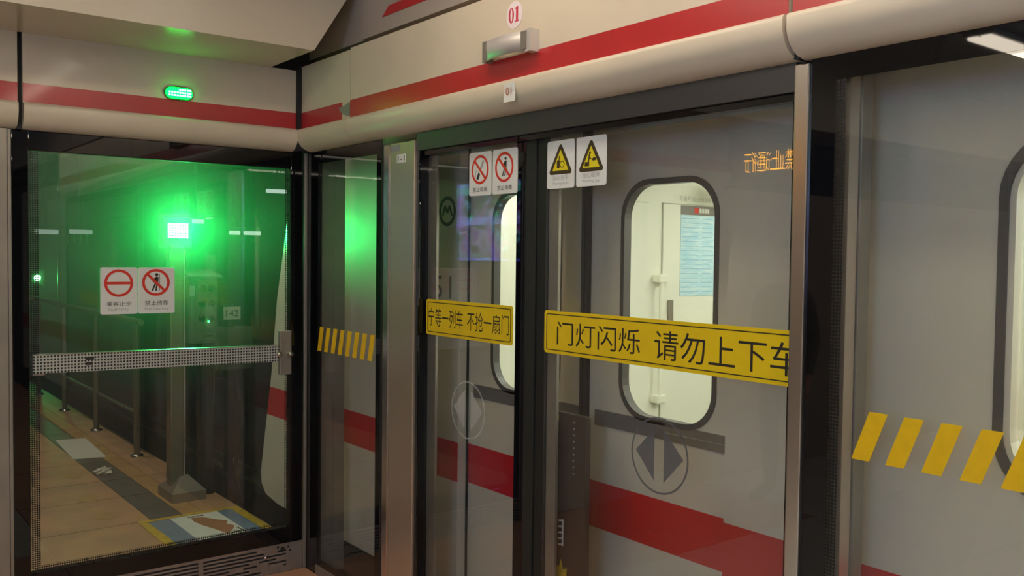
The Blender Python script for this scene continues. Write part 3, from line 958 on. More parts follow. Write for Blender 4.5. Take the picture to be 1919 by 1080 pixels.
# door leaves
DPn = WALL(TD)
smid = (ox0 + ox1) / 2 + 0.035
for x0, x1, wx0, wx1 in ((ox0 - 0.01, smid - 0.022, 1.232, 1.680), (smid + 0.022, ox1 + 0.02, 2.002, 2.442)):
    d = slab('door_leaf', rect(x0, 0.115, x1, 2.078), DPn, -0.035, 0.0, 'train_white', tr, [rrect(wx0 + 0.008, 1.060, wx1 - 0.008, 1.884, 0.122, 8)])
    slab('window_frame', rrect(wx0, 1.052, wx1, 1.892, 0.13, 9), DPn, -0.030, 0.004, 'train_frame', d, [rrect(wx0 + 0.018, 1.072, wx1 - 0.018, 1.872, 0.115, 9)])
    slab('window_glass', rrect(wx0 + 0.016, 1.070, wx1 - 0.016, 1.874, 0.115, 8), DPn, -0.028, -0.023, 'train_pane', d)
    slab('red_band', rect(x0 + .002, bz0 - 0.004, x1, bz1 - 0.006), DPn, 0.0, 0.001, 'train_red', d)
slab('grip_strip', rect(1.110, 1.005, 1.80, 1.062), DPn, 0.0002, 0.004, 'train_grey', tr)
slab('grip_strip', rect(1.88, 1.005, 2.225, 1.062), DPn, 0.0002, 0.004, 'train_grey', tr)
slab('pull_recess', rect(2.225, 1.032, 2.500, 1.060), DPn, 0.0002, 0.003, 'steel_dull', tr)
slab('pull_recess', rect(2.225, 1.003, 2.500, 1.029), DPn, 0.0002, 0.003, 'steel_dull', tr)
MB().bevel_box((smid - 0.021, 0.255, 0.11), (smid - 0.001, 0.30, 2.075), 0.004).build('rubber_seal', 'rubber', tr)
MB().bevel_box((smid + 0.001, 0.255, 0.11), (smid + 0.021, 0.30, 2.075), 0.004).build('rubber_seal', 'rubber', tr)
MB().box((ox0 + 0.0, 0.262, 0.11), (ox0 + 0.008, 0.285, 2.075)).build('rubber_seal', 'rubber', tr)
MB().box((ox0 - 0.012, 0.222, 0.11), (ox0 + 0.0005, 0.30, 2.08)).build('door_jamb', 'train_white', tr)
MB().box((ox0, 0.225, 2.078), (ox1, 0.30, 2.086)).build('door_head', 'train_white', tr)
wf = slab('window_frame', win3o, TP, -0.03, 0.006, 'train_frame', tr, [win3])
slab('window_glass', rrect(3.365, 1.098, 4.707, 1.892, 0.125, 8), TP, -0.036, -0.030, 'train_pane', tr)
# roundel and car number on the side
rd = slab('roundel', circle(0.962, 1.815, 0.066, 0.066, 40), TP, 0.0002, 0.0008, 'train_mark', tr, [circle(0.962, 1.815, 0.050, 0.050, 40)])
slabs('roundel_mark', [bar2((0.925, 1.795), (0.945, 1.838), 0.012), bar2((0.945, 1.838), (0.962, 1.808), 0.012), bar2((0.962, 1.808), (0.979, 1.838), 0.012), bar2((0.979, 1.838), (0.999, 1.795), 0.012)],
      TP, 0.0002, 0.0008, 'train_mark', rd)
lettering('car_number', '51', TP, 0.0008, (0.850, 1.428, 1.000, 1.528), 'train_mark', tr)

# inside of the train
MB().box((-0.5, 0.30, 0.10), (9.0, 2.94, 0.115)).build('inner_floor', 'train_grey', tr)
ceil = MB().box((-0.5, 0.30, 2.12), (9.0, 2.94, 2.15)).build('inner_ceiling', 'train_inside', tr)
for y0 in (0.75, 2.25):
    MB().bevel_box((0.85, y0, 2.085), (8.9, y0 + 0.22, 2.119), 0.006).build('inner_lamp', 'train_lamp', tr)
MB().box((0.80, 2.2, 2.0), (0.9, 2.5, 2.08)).build('air_grille', 'train_seam', tr)
IPl = GATE(0.70)
pa = MB().box((0.64, 0.302, 0.115), (0.70, 2.94, 2.12)).build('cab_partition', 'train_inside', tr)
MB().box((0.55, 0.302, 0.115), (0.60, 2.94, 2.12)).build('partition_lining', 'train_inside', tr)
slab('cab_door', rect(1.88, 0.12, 2.80, 1.930), IPl, 0.0005, 0.008, 'train_inside', tr)
slabs('door_seam', [rect(1.874, 0.12, 1.879, 1.935), rect(1.874, 1.931, 2.80, 1.936)], IPl, 0.0002, 0.006, 'train_seam', tr)
slabs('panel_seam', [rect(1.1, 1.930, 1.765, 1.934)], IPl, 0.0002, 0.001, 'train_seam', tr)
po = slab('poster', rect(2.024, 1.396, 2.337, 1.872), IPl, 0.009, 0.011, 'poster_blue', tr)
slab('poster_heading', rect(2.024, 1.874, 2.345, 1.928), IPl, 0.009, 0.0112, 'poster_head', po)
slab('poster_logo', rect(2.14, 1.884, 2.178, 1.918), IPl, 0.0113, 0.0118, 'sign_red', po)
slabs('poster_title', [rect(2.185 + 0.023 * k_, 1.888, 2.203 + 0.023 * k_, 1.914) for k_ in range(4)], IPl, 0.0113, 0.0118, 'sign_white', po)
tl = []
for k_ in range(17):
    z = 1.855 - k_ * 0.027
    tl.append(rect(2.034, z - 0.005, 2.034 + random.uniform(0.14, 0.17), z))
    tl.append(rect(2.21, z - 0.005, 2.21 + random.uniform(0.08, 0.115), z))
slabs('poster_lines', tl, IPl, 0.0112, 0.0114, 'poster_ink', po)
lettering('wall_text', '车编号 No.0703008', IPl, 0.001, (2.02, 1.950, 2.30, 1.985), 'train_seam', tr)
hb = MB().tube([(0.745, 1.83, 0.78), (0.745, 1.83, 1.53)], 0.011, 12).build('hand_bar', 'train_inside', tr)
for z in (0.81, 1.50):
    MB().bevel_box((0.70, 1.80, z - 0.022), (0.76, 1.87, z + 0.022), 0.006).build('bar_bracket', 'train_inside', hb)
MB().bevel_box((0.709, 1.922, 1.25), (0.722, 1.962, 1.375), 0.004).build('door_latch', 'steel_dull', tr)
# far side: window, seat back and an advertisement seen through the third window
slab('far_window_frame', rrect(1.15, 1.0, 2.67, 1.95, 0.15, 6), WALL(2.93), 0.0, 0.012, 'train_inside', tr, [rrect(1.22, 1.07, 2.60, 1.88, 0.11, 6)])
slab('far_window_glass', rrect(1.20, 1.05, 2.62, 1.90, 0.12, 6), WALL(2.95), -0.004, 0.0, 'train_pane', tr)
st = MB().bevel_box((1.3, 2.45, 0.50), (4.6, 2.85, 0.56), 0.02).build('bench_seat', 'poster_blue', tr)
MB().bevel_box((1.3, 2.83, 0.56), (4.6, 2.92, 0.98), 0.02).build('bench_back', 'slab_tan', tr)
MB().box((3.05, 0.32, 0.4), (3.09, 0.75, 1.6)).build('seat_screen', 'train_inside', tr)

# ------------------------------------------------------------------ walkway beyond the gate
wk = thing('walkway_floor', (-7.0, -0.65, -0.2), 'tan walkway floor beyond the end gate', None, kind='structure')
MB().box((-16.0, -2.0, -0.25), (-0.05, 0.145, -0.02)).build('base', 'concrete_dark', wk)
joints = [-0.05, -0.62, -1.30, -1.95, -2.46, -3.10, -3.72, -4.40, -5.2, -6.1, -7.2, -8.6, -10.5, -13.0, -16.0]
for a, b in zip(joints, joints[1:]):
    MB().box((b + 0.004, -2.0, -0.02), (a - 0.004, -0.395, 0.0)).build('slab', 'slab_tan', wk)
    MB().box((b + 0.004, -0.391, -0.02), (a - 0.004, -0.205, -0.0005)).build('dark_slab', 'slab_green', wk)
    MB().box((b + 0.004, -0.201, -0.02), (a - 0.004, -0.085, 0.0)).build('tactile_slab', 'slab_yellow', wk)
    MB().box((b + 0.004, -0.081, -0.02), (a - 0.004, 0.145, 0.0)).build('edge_slab', 'slab_tan', wk)
# worn yellow marks
for i, (x, y) in enumerate(((-2.724, -0.516), (-2.028, -0.576), (-1.544, -0.590))):
    pts = [(x + (0.09 + 0.02 * math.sin(3 * k + i)) * math.cos(k * math.pi / 7), y + (0.06 + 0.015 * math.cos(5 * k + i)) * math.sin(k * math.pi / 7)) for k in range(14)]
    slab('worn_mark', pts, FLOOR(0.0), 0.0002, 0.001, 'slab_yellow', wk)

# taped floor mat
fm = thing('floor_mat', (-0.98, -0.18, 0), 'blue and white floor sticker edged with yellow tape behind the gate', 'floor sticker')
FL = FLOOR(0.0)
slab('blue_field', rect(-1.262, -0.430, -0.40, -0.298), FL, 0.0012, 0.003, 'mat_blue', fm)
slab('white_field', rect(-1.262, -0.298, -0.40, -0.010), FL, 0.0012, 0.003, 'mat_white', fm)
slab('blue_field', rect(-1.262, -0.010, -0.40, 0.085), FL, 0.0012, 0.003, 'mat_blue', fm)
slab('yellow_tape', [(-1.30, -0.475), (-0.40, -0.475), (-0.40, -0.425), (-0.9, -0.418), (-1.26, -0.428)], FL, 0.003, 0.004, 'tape_yellow', fm)
slab('yellow_tape', [(-1.30, 0.080), (-0.40, 0.080), (-0.40, 0.135), (-0.9, 0.130), (-1.30, 0.138)], FL, 0.003, 0.004, 'tape_yellow', fm)
slab('yellow_tape', rect(-1.298, -0.475, -1.255, 0.138), FL, 0.0042, 0.005, 'tape_yellow', fm)
slab('bare_patch', [(-1.20, -0.190), (-1.17, -0.120), (-1.10, -0.085), (-1.02, -0.030), (-0.96, -0.055), (-0.90, -0.030), (-0.82, -0.075), (-0.77, -0.120), (-0.90, -0.150), (-1.02, -0.185), (-1.12, -0.200)], FL, 0.003, 0.0036, 'mat_bare', fm)
slabs('worn_stroke', [bar2((-1.215, -0.205), (-1.215, -0.10), 0.012), bar2((-1.235, -0.17), (-1.20, -0.17), 0.012), bar2((-1.235, -0.11), (-1.20, -0.12), 0.012),
                      bar2((-0.80, -0.075), (-0.72, -0.045), 0.012), bar2((-0.86, -0.03), (-0.74, -0.02), 0.012), bar2((-0.80, -0.01), (-0.78, -0.07), 0.012)], FL, 0.003, 0.0034, 'sign_black', fm)

pp = MB()
pp.extrude([(-4.15, -0.36), (-4.10, -0.13), (-3.24, -0.17), (-3.29, -0.40)], FL, 0.001, 0.003)
tag(pp.build('paper_sheet', 'paper'), 'white printed paper sheet lying on the walkway', 'paper')
bm = bmesh.new()
bmesh.ops.create_icosphere(bm, subdivisions=3, radius=0.075)
for v in bm.verts:
    q = 0.65 + 0.35 * math.sin(9 * v.co.x / 0.075 * 0.7 + 5 * v.co.y / 0.075) * math.cos(6 * v.co.z / 0.075 + 2 * v.co.x / 0.075)
    v.co = Vector((v.co.x * q * 1.3, v.co.y * q, max(v.co.z * q * 0.45, -0.02))) + Vector((-2.70, -0.33, 0.02))
tag(MB().bm(bm).build('crumpled_tissue', 'paper'), 'crumpled white tissue on the dark floor strip', 'tissue')

# hand railing
rl = thing('hand_railing', (-5.8, 0.03, 0), 'steel tube hand railing along the walkway edge beyond the gate', 'railing')
MB().tube([(-15.0, 0.03, 1.07), (-3.12, 0.03, 1.07), (-3.02, 0.03, 1.068)], 0.024, 14).build('top_rail', 'post_metal', rl)
MB().tube([(-15.0, 0.03, 0.37), (-3.16, 0.03, 0.345)], 0.013, 10).build('mid_rail', 'post_metal', rl)
p0 = MB().tube([(-3.14, 0.03, 0.0), (-3.14, 0.03, 1.06)], 0.023, 12).build('rail_post', 'post_metal', rl)
f0 = MB().tube([(-3.14, 0.03, 0.0), (-3.14, 0.03, 0.012), (-3.14, 0.03, 0.02)], [0.05, 0.05, 0.03], 14).build('post_foot', 'steel_polished', rl)
for k_ in range(1, 8):
    again(p0, (-1.27 * k_, 0, 0), rl); again(f0, (-1.27 * k_, 0, 0), rl)

# signal post with lamp head
sg = thing('signal_post', (-1.74, -0.1, 0), 'steel signal post with glowing green lamp behind the gate', 'signal')
MB().bevel_box((-1.80, -0.155, 0.05), (-1.70, -0.065, 1.66), 0.012).build('post', 'post_metal', sg)
MB().tube([(-1.715, -0.06, 0.05), (-1.715, -0.06, 1.64)], 0.011, 10).build('conduit', 'steel_polished', sg)
bsx, bsy = -1.735, -0.07
MB().add([(bsx - .15, bsy - .11, 0), (bsx + .15, bsy - .11, 0), (bsx + .15, bsy + .11, 0), (bsx - .15, bsy + .11, 0),
          (bsx - .15, bsy - .11, .06), (bsx + .15, bsy - .11, .06), (bsx + .15, bsy + .11, .06), (bsx - .15, bsy + .11, .06), (bsx - .03, bsy - .02, .15), (bsx + .03, bsy - .02, .15), (bsx + .03, bsy + .03, .15), (bsx - .03, bsy + .03, .15)],
         [(0, 3, 2, 1), (0, 1, 5, 4), (1, 2, 6, 5), (2, 3, 7, 6), (3, 0, 4, 7), (4, 5, 9, 8), (5, 6, 10, 9), (6, 7, 11, 10), (7, 4, 8, 11), (8, 9, 10, 11)]).build('base_cover', 'steel_dull', sg)
MB().bevel_box((-1.84, -0.190, 1.640), (-1.735, 0.0, 1.870), 0.012).build('lamp_housing', 'cabinet', sg)
MB().bevel_box((-1.79, -0.170, 1.57), (-1.72, -0.040, 1.64), 0.006).build('lamp_bracket', 'cabinet', sg)
hood = MB().extrude([(-0.185, 1.845), (-0.005, 1.845), (-0.005, 1.853), (-0.185, 1.853)], GATE(-1.735), 0.0, 0.09)
hood.build('hood', 'dark_metal', sg)
lf = MB().bevel_box((-1.735, -0.166, 1.705), (-1.728, -0.026, 1.812), 0.002).build('led_panel', 'signal_led', sg)
e0 = None
for r_ in range(6):
    for c_ in range(8):
        u, v = -0.160 + c_ * 0.0168, 1.711 + r_ * 0.0168
        if e0 is None:
            e0 = MB().sphere((-1.727, u + 0.006, v + 0.006), 0.0058, 8, 6).build('led', 'signal_led_hot', lf)
        else:
            again(e0, (0, c_ * 0.0168, r_ * 0.0168), lf)
# the lens beam that runs along the train
sd = bpy.data.lights.new('signal_beam', 'SPOT')
sd.energy = SIGNAL_BEAM; sd.color = (0.01, 1.0, 0.16); sd.spot_size = math.radians(26); sd.spot_blend = 1.0; sd.shadow_soft_size = 0.04
so_ = bpy.data.objects.new('signal_beam', sd)
COL.objects.link(so_)
so_.parent = sg
so_.location = Vector((-1.66, -0.09, 1.76)) - ORG[sg.name]
so_.rotation_euler = (Vector((0.15, 0.22, 1.73)) - Vector((-1.66, -0.09, 1.76))).to_track_quat('-Z', 'Y').to_euler()

# the wider cone towards the platform
sd2 = bpy.data.lights.new('signal_cone', 'SPOT')
sd2.energy = SIGNAL_CONE; sd2.color = (0.02, 1.0, 0.16); sd2.spot_size = math.radians(54); sd2.spot_blend = 1.0; sd2.shadow_soft_size = 0.05
so2 = bpy.data.objects.new('signal_cone', sd2)
COL.objects.link(so2)
so2.parent = sg
so2.location = Vector((-1.66, -0.095, 1.76)) - ORG[sg.name]
so2.rotation_euler = (Vector((4.3, -1.9, 1.85)) - Vector((-1.66, -0.095, 1.76))).to_track_quat('-Z', 'Y').to_euler()

# control cabinet beside the post
cbx = thing('control_cabinet', (-1.72, 0.05, 0), 'grey green control cabinet with round dials beside the signal post', 'cabinet')
MB().bevel_box((-1.80, -0.035, 1.02), (-1.66, 0.145, 1.455), 0.005).build('body', 'cabinet', cbx)
MB().add([(-1.83, -0.055, 1.455), (-1.62, -0.055, 1.455), (-1.62, 0.160, 1.455), (-1.83, 0.160, 1.455), (-1.83, -0.055, 1.505), (-1.62, -0.055, 1.465), (-1.62, 0.160, 1.465), (-1.83, 0.160, 1.505)],
         [(0, 3, 2, 1), (4, 5, 6, 7), (0, 1, 5, 4), (1, 2, 6, 5), (2, 3, 7, 6), (3, 0, 4, 7)]).build('sloped_roof', 'cabinet', cbx)
fr_ = MB().bevel_box((-1.660, -0.005, 1.035), (-1.652, 0.130, 1.440), 0.003).build('front_plate', 'cabinet', cbx)
for r_, z in enumerate((1.385, 1.285, 1.185)):
    for c_, y in enumerate((0.035, 0.095)):
        MB().tube([(-1.652, y, z), (-1.640, y, z), (-1.636, y, z)], [0.024, 0.022, 0.012], 16).build('dial', 'dark_metal', cbx)
MB().sphere((-1.634, 0.072, 1.165), 0.007, 10, 8).build('status_light', 'small_green', cbx)
MB().box((-1.657, -0.045, 1.33), (-1.652, -0.012, 1.40)).build('tag_plate', 'sign_grey', cbx)
slab('print_line', rect(0.045, 1.064, 0.105, 1.071), GATE(-1.652), 0.0002, 0.0008, 'sign_black', cbx)
MB().bevel_box((-1.79, 0.045, 0.0), (-1.69, 0.13, 1.02), 0.006).build('pedestal', 'dark_metal', cbx)

# marker pole with number plate
mp = thing('marker_post', (-2.5, 0.56, -1.2), 'dark marker pole carrying a white 142 plate behind the cabinet', 'post')
MB().bevel_box((-2.55, 0.50, -1.2), (-2.50, 0.57, 1.22), 0.006).build('pole', 'dark_metal', mp)
pl_ = MB().bevel_box((-2.50, 0.490, 1.105), (-2.492, 0.622, 1.205), 0.003).build('number_plate', 'sign_white', mp)
lettering('digits', '142', GATE(-2.492), 0.0008, (0.508, 1.130, 0.604, 1.180), 'sign_black', pl_)
MB().bevel_box((-2.60, 0.45, 0.72), (-2.49, 0.72, 1.05), 0.01).build('junction_box', 'cabinet', mp)
MB().bevel_box((-2.58, 0.44, 0.30), (-2.49, 0.54, 0.66), 0.01).build('cable_cover', 'dark_metal', mp)
MB().box((-2.488, 0.38, 0.47), (-2.482, 0.415, 0.74)).build('white_tag', 'sign_grey', mp)
MB().tube([(-2.5, 0.60, 0.72), (-2.5, 0.64, 0.3), (-2.52, 0.58, -0.1), (-2.52, 0.70, -0.6), (-2.5, 0.75, -1.2)], 0.018, 10).build('cable', 'dark_metal', mp)

# ------------------------------------------------------------------ tunnel
struct(MB().box((-22.0, 0.145, -1.4), (-0.0, 5.2, -1.25)).build('ground_track_bed', 'concrete_dark'), 'dark ballast track bed in the tunnel')
struct(MB().box((-22.0, 4.6, -1.3), (14.0, 4.8, 3.6)).build('wall_tunnel', 'concrete_dark'), 'dark concrete tunnel wall beyond the tracks')
struct(MB().box((-22.2, -2.2, -1.4), (-22.0, 4.8, 3.6)).build('wall_tunnel_end', 'concrete_dark'), 'dark far end of the tunnel')
struct(MB().box((-22.0, -2.2, -0.2), (-0.1, -2.0, 3.2)).build('wall_walkway', 'concrete_dark'), 'dark wall beside the walkway')
struct(MB().box((-22.0, 0.88, 3.40), (14.0, 4.8, 3.55)).build('ceiling_tunnel', 'concrete_dark'), 'dark tunnel ceiling above the tracks')
struct(MB().box((-22.0, -2.2, 2.93), (-0.12, 0.88, 3.10)).build('ceiling_walkway', 'concrete_grey'), 'grey slab ceiling over the walkway')
struct(MB().box((-0.1, 0.10, 2.45), (14.0, 0.22, 3.4)).build('wall_tunnel_upper', 'dark_gap'), 'dark wall above the train side')
bmn = MB().add([(-22, 1.95, 2.42), (-22, 2.25, 2.42), (-22, 2.25, 2.80), (-22, 1.95, 2.80), (-4, 1.95, 3.12), (-4, 2.25, 3.12), (-4, 2.25, 3.39), (-4, 1.95, 3.39)],
               [(0, 1, 2, 3), (4, 7, 6, 5), (0, 4, 5, 1), (1, 5, 6, 2), (2, 6, 7, 3), (3, 7, 4, 0)])
tag(bmn.build('cable_duct', 'concrete_grey'), 'long grey cable duct under the tunnel ceiling', 'duct')
for y in (0.95, 2.38):
    rr = MB()
    rr.extrude([(y - 0.06, -1.25), (y + 0.06, -1.25), (y + 0.06, -1.235), (y + 0.012, -1.215), (y + 0.012, -1.13), (y + 0.034, -1.12), (y + 0.034, -1.09), (y - 0.034, -1.09), (y - 0.034, -1.12), (y - 0.012, -1.13), (y - 0.012, -1.215), (y - 0.06, -1.235)],
               GATE(0.0), -22.0, -0.2)
    tag(rr.build('track_rail', 'post_metal'), 'steel running rail nearer the walkway' if y < 1 else 'steel running rail nearer the tunnel wall', 'rail', 'track rails in the tunnel')
# tunnel lamps on the far wall side
TLG = 'small tube lamps in the dark tunnel'


def tunnel_lamp(y0, y1, z, x, label, tube='tunnel_tube'):
    t = thing('tunnel_lamp', (x, (y0 + y1) / 2, z), label, 'lamp', TLG)
    MB().bevel_box((x - 0.06, y0 - 0.02, z + 0.03), (x, y1 + 0.02, z + 0.12), 0.01).build('housing', 'dark_metal', t)
    MB().tube([(x + 0.03, y0, z + 0.03), (x + 0.03, y1, z + 0.03)], 0.03, 10).build('tube', tube, t)
    MB().box((x - 0.05, (y0 + y1) / 2 - 0.02, z + 0.12), (x - 0.01, (y0 + y1) / 2 + 0.02, 3.40 if y1 > 0.9 else 2.93)).build('bracket', 'dark_metal', t)


tunnel_lamp(2.97, 3.12, 1.88, -9.0, 'short tunnel lamp at lamp height beside the 142 plate')
tunnel_lamp(3.19, 3.44, 1.88, -9.0, 'longer tunnel lamp next to the train nose')
tunnel_lamp(3.54, 3.85, 2.53, -9.0, 'highest tunnel lamp close to the train nose')
tunnel_lamp(2.38, 2.58, 2.03, -9.0, 'tunnel lamp just beside the green signal')
tunnel_lamp(0.36, 0.64, 1.83, -9.0, 'dim tunnel lamp above the far green light', 'tunnel_tube_dim')
tunnel_lamp(0.78, 1.06, 1.84, -9.0, 'dim tunnel lamp right of the cable rack', 'tunnel_tube_dim')
cr_ = thing('cable_rack', (-9.3, 0.8, 0.9), 'dark cable rack with hooks hanging in the tunnel', 'rack')
MB().box((-9.34, 0.70, 0.9), (-9.30, 0.74, 2.93)).build('upright', 'dark_metal', cr_)
MB().box((-9.34, 0.30, 1.92), (-9.30, 1.10, 1.95)).build('arm', 'dark_metal', cr_)
h0 = MB().box((-9.32, 0.82, 1.72), (-9.29, 0.84, 1.92)).build('hook', 'cabinet', cr_)
for k_ in range(1, 4): again(h0, (0, 0.08 * k_, 0), cr_)
fs_ = thing('far_signal', (-10.2, 0.6, -1.25), 'small distant green signal light above the railing end', 'signal')
MB().bevel_box((-10.26, 0.55, -1.25), (-10.22, 0.63, 1.12), 0.01).build('mast', 'dark_metal', fs_)
MB().bevel_box((-10.28, 0.50, 1.10), (-10.12, 0.68, 1.34), 0.02).build('head', 'dark_metal', fs_)
MB().sphere((-10.11, 0.595, 1.222), 0.040, 14, 10, (0.5, 1, 1)).build('lens', 'far_green', fs_)

# ------------------------------------------------------------------ platform lamps, sign and screen seen in the glass; added lamps out of view
LG = 'linear lamps in the platform ceiling'
def ceiling_lamp(x, y0, y1, label):
    t = thing('ceiling_lamp', (x, (y0 + y1) / 2, 2.94), label, 'lamp', LG)
    MB().bevel_box((x - 0.09, y0, 2.962), (x + 0.09, y1, 3.0), 0.004).build('tray', 'ceiling_white', t)
    for dx in (-0.04, 0.04):
        MB().bevel_box((x + dx - 0.03, y0 + 0.02, 2.945), (x + dx + 0.03, y1 - 0.02, 2.962), 0.003).build('tube', 'lamp_white', t)


ROWN = ('nearest the end gate', 'second from the end gate', 'third from the end gate', 'farthest from the end gate')
for x, rn in zip((1.69, 4.4, 7.2, 10.0), ROWN):
    ceiling_lamp(x, -5.0, -3.50, 'twin-tube ceiling lamp over the platform middle, ' + rn)
    ceiling_lamp(x, -7.2, -5.1, 'twin-tube ceiling lamp by the back wall, ' + rn)
    ceiling_lamp(x, -2.6, -1.1, 'added twin-tube ceiling lamp along the screen doors, ' + rn)  # unseen row, added to light the walkway and the corner headers

wlp = thing('ceiling_lamp', (2.9, -0.5, 2.94), 'long ceiling lamp running parallel to the screen doors above the header', 'lamp', LG)
MB().bevel_box((1.40, -0.59, 2.962), (6.0, -0.41, 3.0), 0.004).build('tray', 'ceiling_white', wlp)
MB().bevel_box((1.43, -0.54, 2.945), (5.97, -0.46, 2.962), 0.003).build('tube', 'lamp_edge', wlp)
for x, rn in ((-1.1, 'just behind the end gate'), (-4.2, 'farther along the walkway')):  # fill lamps hidden above the gate, added to brighten the walkway floor
    t = thing('walkway_fill_lamp', (x, -0.75, 2.87), 'added fill lamp over the walkway ' + rn, 'lamp', 'added walkway fill lamps')
    MB().bevel_box((x - 0.40, -0.84, 2.88), (x + 0.40, -0.66, 2.93), 0.004).build('tray', 'dark_metal', t)
    MB().bevel_box((x - 0.38, -0.79, 2.868), (x + 0.38, -0.71, 2.882), 0.003).build('tube', 'walkway_fill_lamp', t)

ls = thing('hanging_led_sign', (0.62, -3.0, 2.14), 'hanging dot matrix sign with orange characters reflected in the door glass', 'sign')
MB().bevel_box((0.24, -3.08, 2.14), (0.88, -3.0, 2.39), 0.008).build('case', 'dark_metal', ls)
vs_, fs_2 = text_polys('禁止通行', 0.012)
lx = min(p[0] for p in vs_); hx = max(p[0] for p in vs_); ly = min(p[1] for p in vs_); hy = max(p[1] for p in vs_)
MB().add([(0.772 - (p[0] - lx) / (hx - lx) * 0.43, -2.9985, 2.205 + (p[1] - ly) / (hy - ly) * 0.135) for p in vs_], fs_2).build('characters', 'led_orange', ls)
for x in (0.32, 0.80):
    MB().tube([(x, -3.04, 2.39), (x, -3.04, 3.0)], 0.010, 8).build('hanger', 'dark_metal', ls)

tvs = thing('advertising_screen', (5.27, -5.0, 1.5), 'bright advertising screen across the platform reflected in the glass', 'screen')
MB().bevel_box((4.45, -5.10, 1.50), (6.10, -5.0, 2.62), 0.01).build('case', 'dark_metal', tvs)
MB().box((4.50, -5.0, 1.55), (6.05, -4.997, 2.57)).build('picture', 'screen_picture', tvs)
for x in (4.8, 5.75):
    MB().tube([(x, -5.05, 2.62), (x, -5.05, 3.0)], 0.015, 8).build('hanger', 'dark_metal', tvs)

# ------------------------------------------------------------------ haze volume added to make the green glow around the signal
hz = MB().box((-12.0, -1.98, 0.02), (-0.11, 4.5, 2.85)).build('glow_haze', 'dark_gap')
hm = bpy.data.materials.new('haze')
hm.use_nodes = True
hm.node_tree.nodes.clear()
hv = hm.node_tree.nodes.new('ShaderNodeVolumeScatter')
hv.inputs['Color'].default_value = (0.9, 0.95, 0.9, 1)
hv.inputs['Density'].default_value = 0.018
hv.inputs['Anisotropy'].default_value = 0.7
ho = hm.node_tree.nodes.new('ShaderNodeOutputMaterial')
hm.node_tree.links.new(hv.outputs[0], ho.inputs['Volume'])
hz.data.materials.clear()
hz.data.materials.append(hm)
tag(hz, 'thin added haze that makes the green glow in the tunnel', 'haze', kind='stuff')

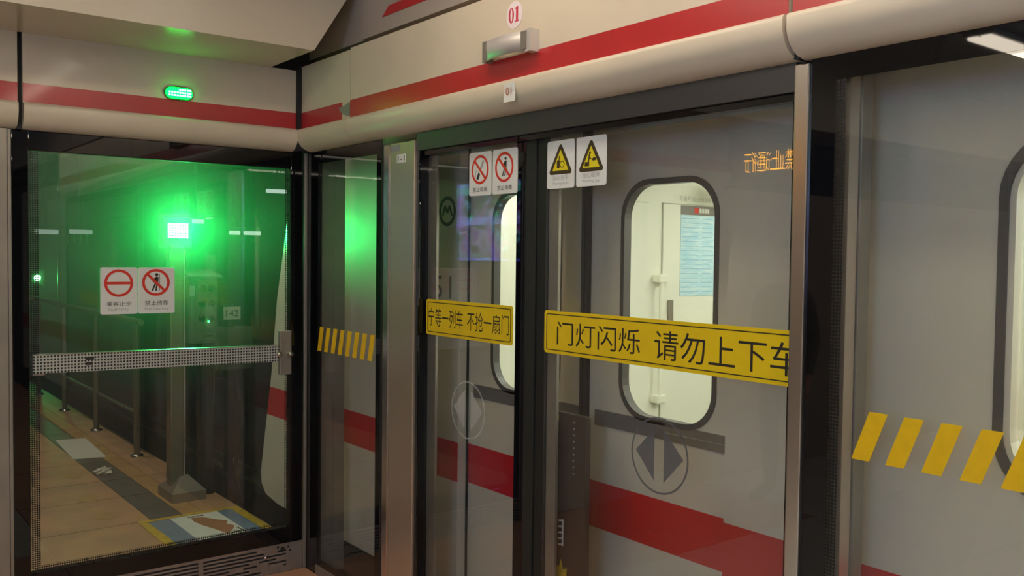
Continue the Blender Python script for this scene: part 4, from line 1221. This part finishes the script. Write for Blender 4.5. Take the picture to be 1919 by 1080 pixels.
# ------------------------------------------------------------------ waiting person, faintly reflected in the second leaf
def person(px, py, label):
    t = thing('person', (px, py, 0), label, 'person')
    J = {}
    vs, ed, rad = [], [], []
    def v(n, p, r, frm=None):
        J[n] = len(vs); vs.append((px + p[0], py + p[1], p[2])); rad.append(r)
        if frm is not None: ed.append((J[frm], J[n]))
    v('pelvis', (0, 0, 0.94), (0.155, 0.105)); v('waist', (0, 0, 1.10), (0.135, 0.10), 'pelvis'); v('chest', (0, 0, 1.28), (0.165, 0.115), 'waist')
    v('collar', (0, -0.01, 1.41), (0.10, 0.075), 'chest'); v('neck', (0, 0, 1.49), (0.055, 0.058), 'collar'); v('jaw', (0, 0.02, 1.555), (0.066, 0.078), 'neck')
    v('brow', (0, 0.012, 1.64), (0.076, 0.094), 'jaw'); v('crown', (0, 0.0, 1.70), (0.055, 0.068), 'brow')
    for sd, k in (('l', -1), ('r', 1)):
        v('hip' + sd, (0.095 * k, 0, 0.86), (0.092, 0.09), 'pelvis'); v('knee' + sd, (0.105 * k, 0.02, 0.48), (0.062, 0.065), 'hip' + sd)
        v('calf' + sd, (0.108 * k, -0.005, 0.34), (0.058, 0.06), 'knee' + sd); v('ankle' + sd, (0.11 * k, -0.02, 0.09), (0.042, 0.045), 'calf' + sd)
        v('ball' + sd, (0.125 * k, 0.10, 0.040), (0.044, 0.036), 'ankle' + sd); v('toe' + sd, (0.13 * k, 0.17, 0.032), (0.036, 0.028), 'ball' + sd)
        v('sh' + sd, (0.185 * k, -0.005, 1.385), (0.066, 0.066), 'collar'); v('el' + sd, (0.245 * k, -0.02, 1.11), (0.048, 0.048), 'sh' + sd)
        v('wr' + sd, (0.262 * k, 0.06, 0.88), (0.030, 0.032), 'el' + sd); v('palm' + sd, (0.264 * k, 0.085, 0.81), (0.026, 0.040), 'wr' + sd)
        for i, (dy, ln) in enumerate(((-0.030, 0.070), (-0.010, 0.082), (0.010, 0.086), (0.030, 0.080))):
            v('f%d%s' % (i, sd), (0.262 * k, 0.092 + dy, 0.765), (0.009, 0.009), 'palm' + sd); v('g%d%s' % (i, sd), (0.254 * k, 0.098 + dy, 0.765 - ln * 0.55), (0.008, 0.008), 'f%d%s' % (i, sd))
            v('h%d%s' % (i, sd), (0.238 * k, 0.100 + dy, 0.765 - ln), (0.007, 0.007), 'g%d%s' % (i, sd))
        v('t0' + sd, (0.252 * k, 0.130, 0.82), (0.010, 0.010), 'wr' + sd); v('t1' + sd, (0.244 * k, 0.148, 0.78), (0.009, 0.009), 't0' + sd)
    me = bpy.data.meshes.new('body')
    me.from_pydata(vs, ed, [])
    ob = bpy.data.objects.new('body_cage', me); COL.objects.link(ob)
    sk = ob.modifiers.new('skin', 'SKIN'); sk.use_smooth_shade = True
    sl_ = me.skin_vertices[0].data
    for i, r in enumerate(rad): sl_[i].radius = r
    sl_[0].use_root = True
    ob.modifiers.new('smooth', 'SUBSURF').levels = 2
    dg = bpy.context.evaluated_depsgraph_get()
    m2 = bpy.data.meshes.new_from_object(ob.evaluated_get(dg))
    bpy.data.objects.remove(ob)
    mb = MB().add([q.co.copy() for q in m2.vertices], [tuple(p.vertices) for p in m2.polygons], True)
    bpy.data.meshes.remove(m2)
    body = mb.build('body', 'cloth_olive', t)
    for mname in ('cloth_dark', 'skin', 'hair'): body.data.materials.append(MATS[mname])
    for p in body.data.polygons:
        c = p.center + ORG[body.name]
        dx = abs(c.x - px)
        if c.z > 1.46: p.material_index = 2
        elif c.z < 0.90 and dx > 0.215: p.material_index = 2
        elif c.z < 0.10: p.material_index = 3
        elif c.z < 0.96 and dx < 0.215: p.material_index = 1
    bm = bmesh.new()
    bmesh.ops.create_uvsphere(bm, u_segments=24, v_segments=16, radius=1.0)
    for q in bm.verts:
        q.co = Vector((px + q.co.x * 0.088, py - 0.012 + q.co.y * 0.104, 1.655 + q.co.z * 0.088))
    bmesh.ops.delete(bm, geom=[q for q in bm.verts if q.co.y > py + 0.045 and q.co.z < 1.685 or q.co.z < 1.575], context='VERTS')
    MB().bm(bm, True).build('hair', 'hair', t)
    MB().add([(px - 0.012, py + 0.095, 1.595), (px + 0.012, py + 0.095, 1.595), (px, py + 0.122, 1.600), (px, py + 0.098, 1.640)], [(0, 1, 2), (1, 3, 2), (3, 0, 2)]).build('nose', 'skin', t)
    for k in (-1, 1):
        MB().sphere((px + 0.030 * k, py + 0.094, 1.635), 0.011, 10, 8, (1.2, 0.6, 0.7)).build('eye', 'hair', t)
        MB().sphere((px + 0.082 * k, py + 0.005, 1.610), 0.024, 10, 8, (0.35, 0.8, 1.2)).build('ear', 'skin', t)
    MB().sphere((px, py + 0.090, 1.568), 0.020, 12, 8, (1.2, 0.5, 0.3)).build('mouth', 'number_red', t)


person(0.69, -3.02, 'person in olive jacket and dark trousers standing on the platform, reflected faintly')
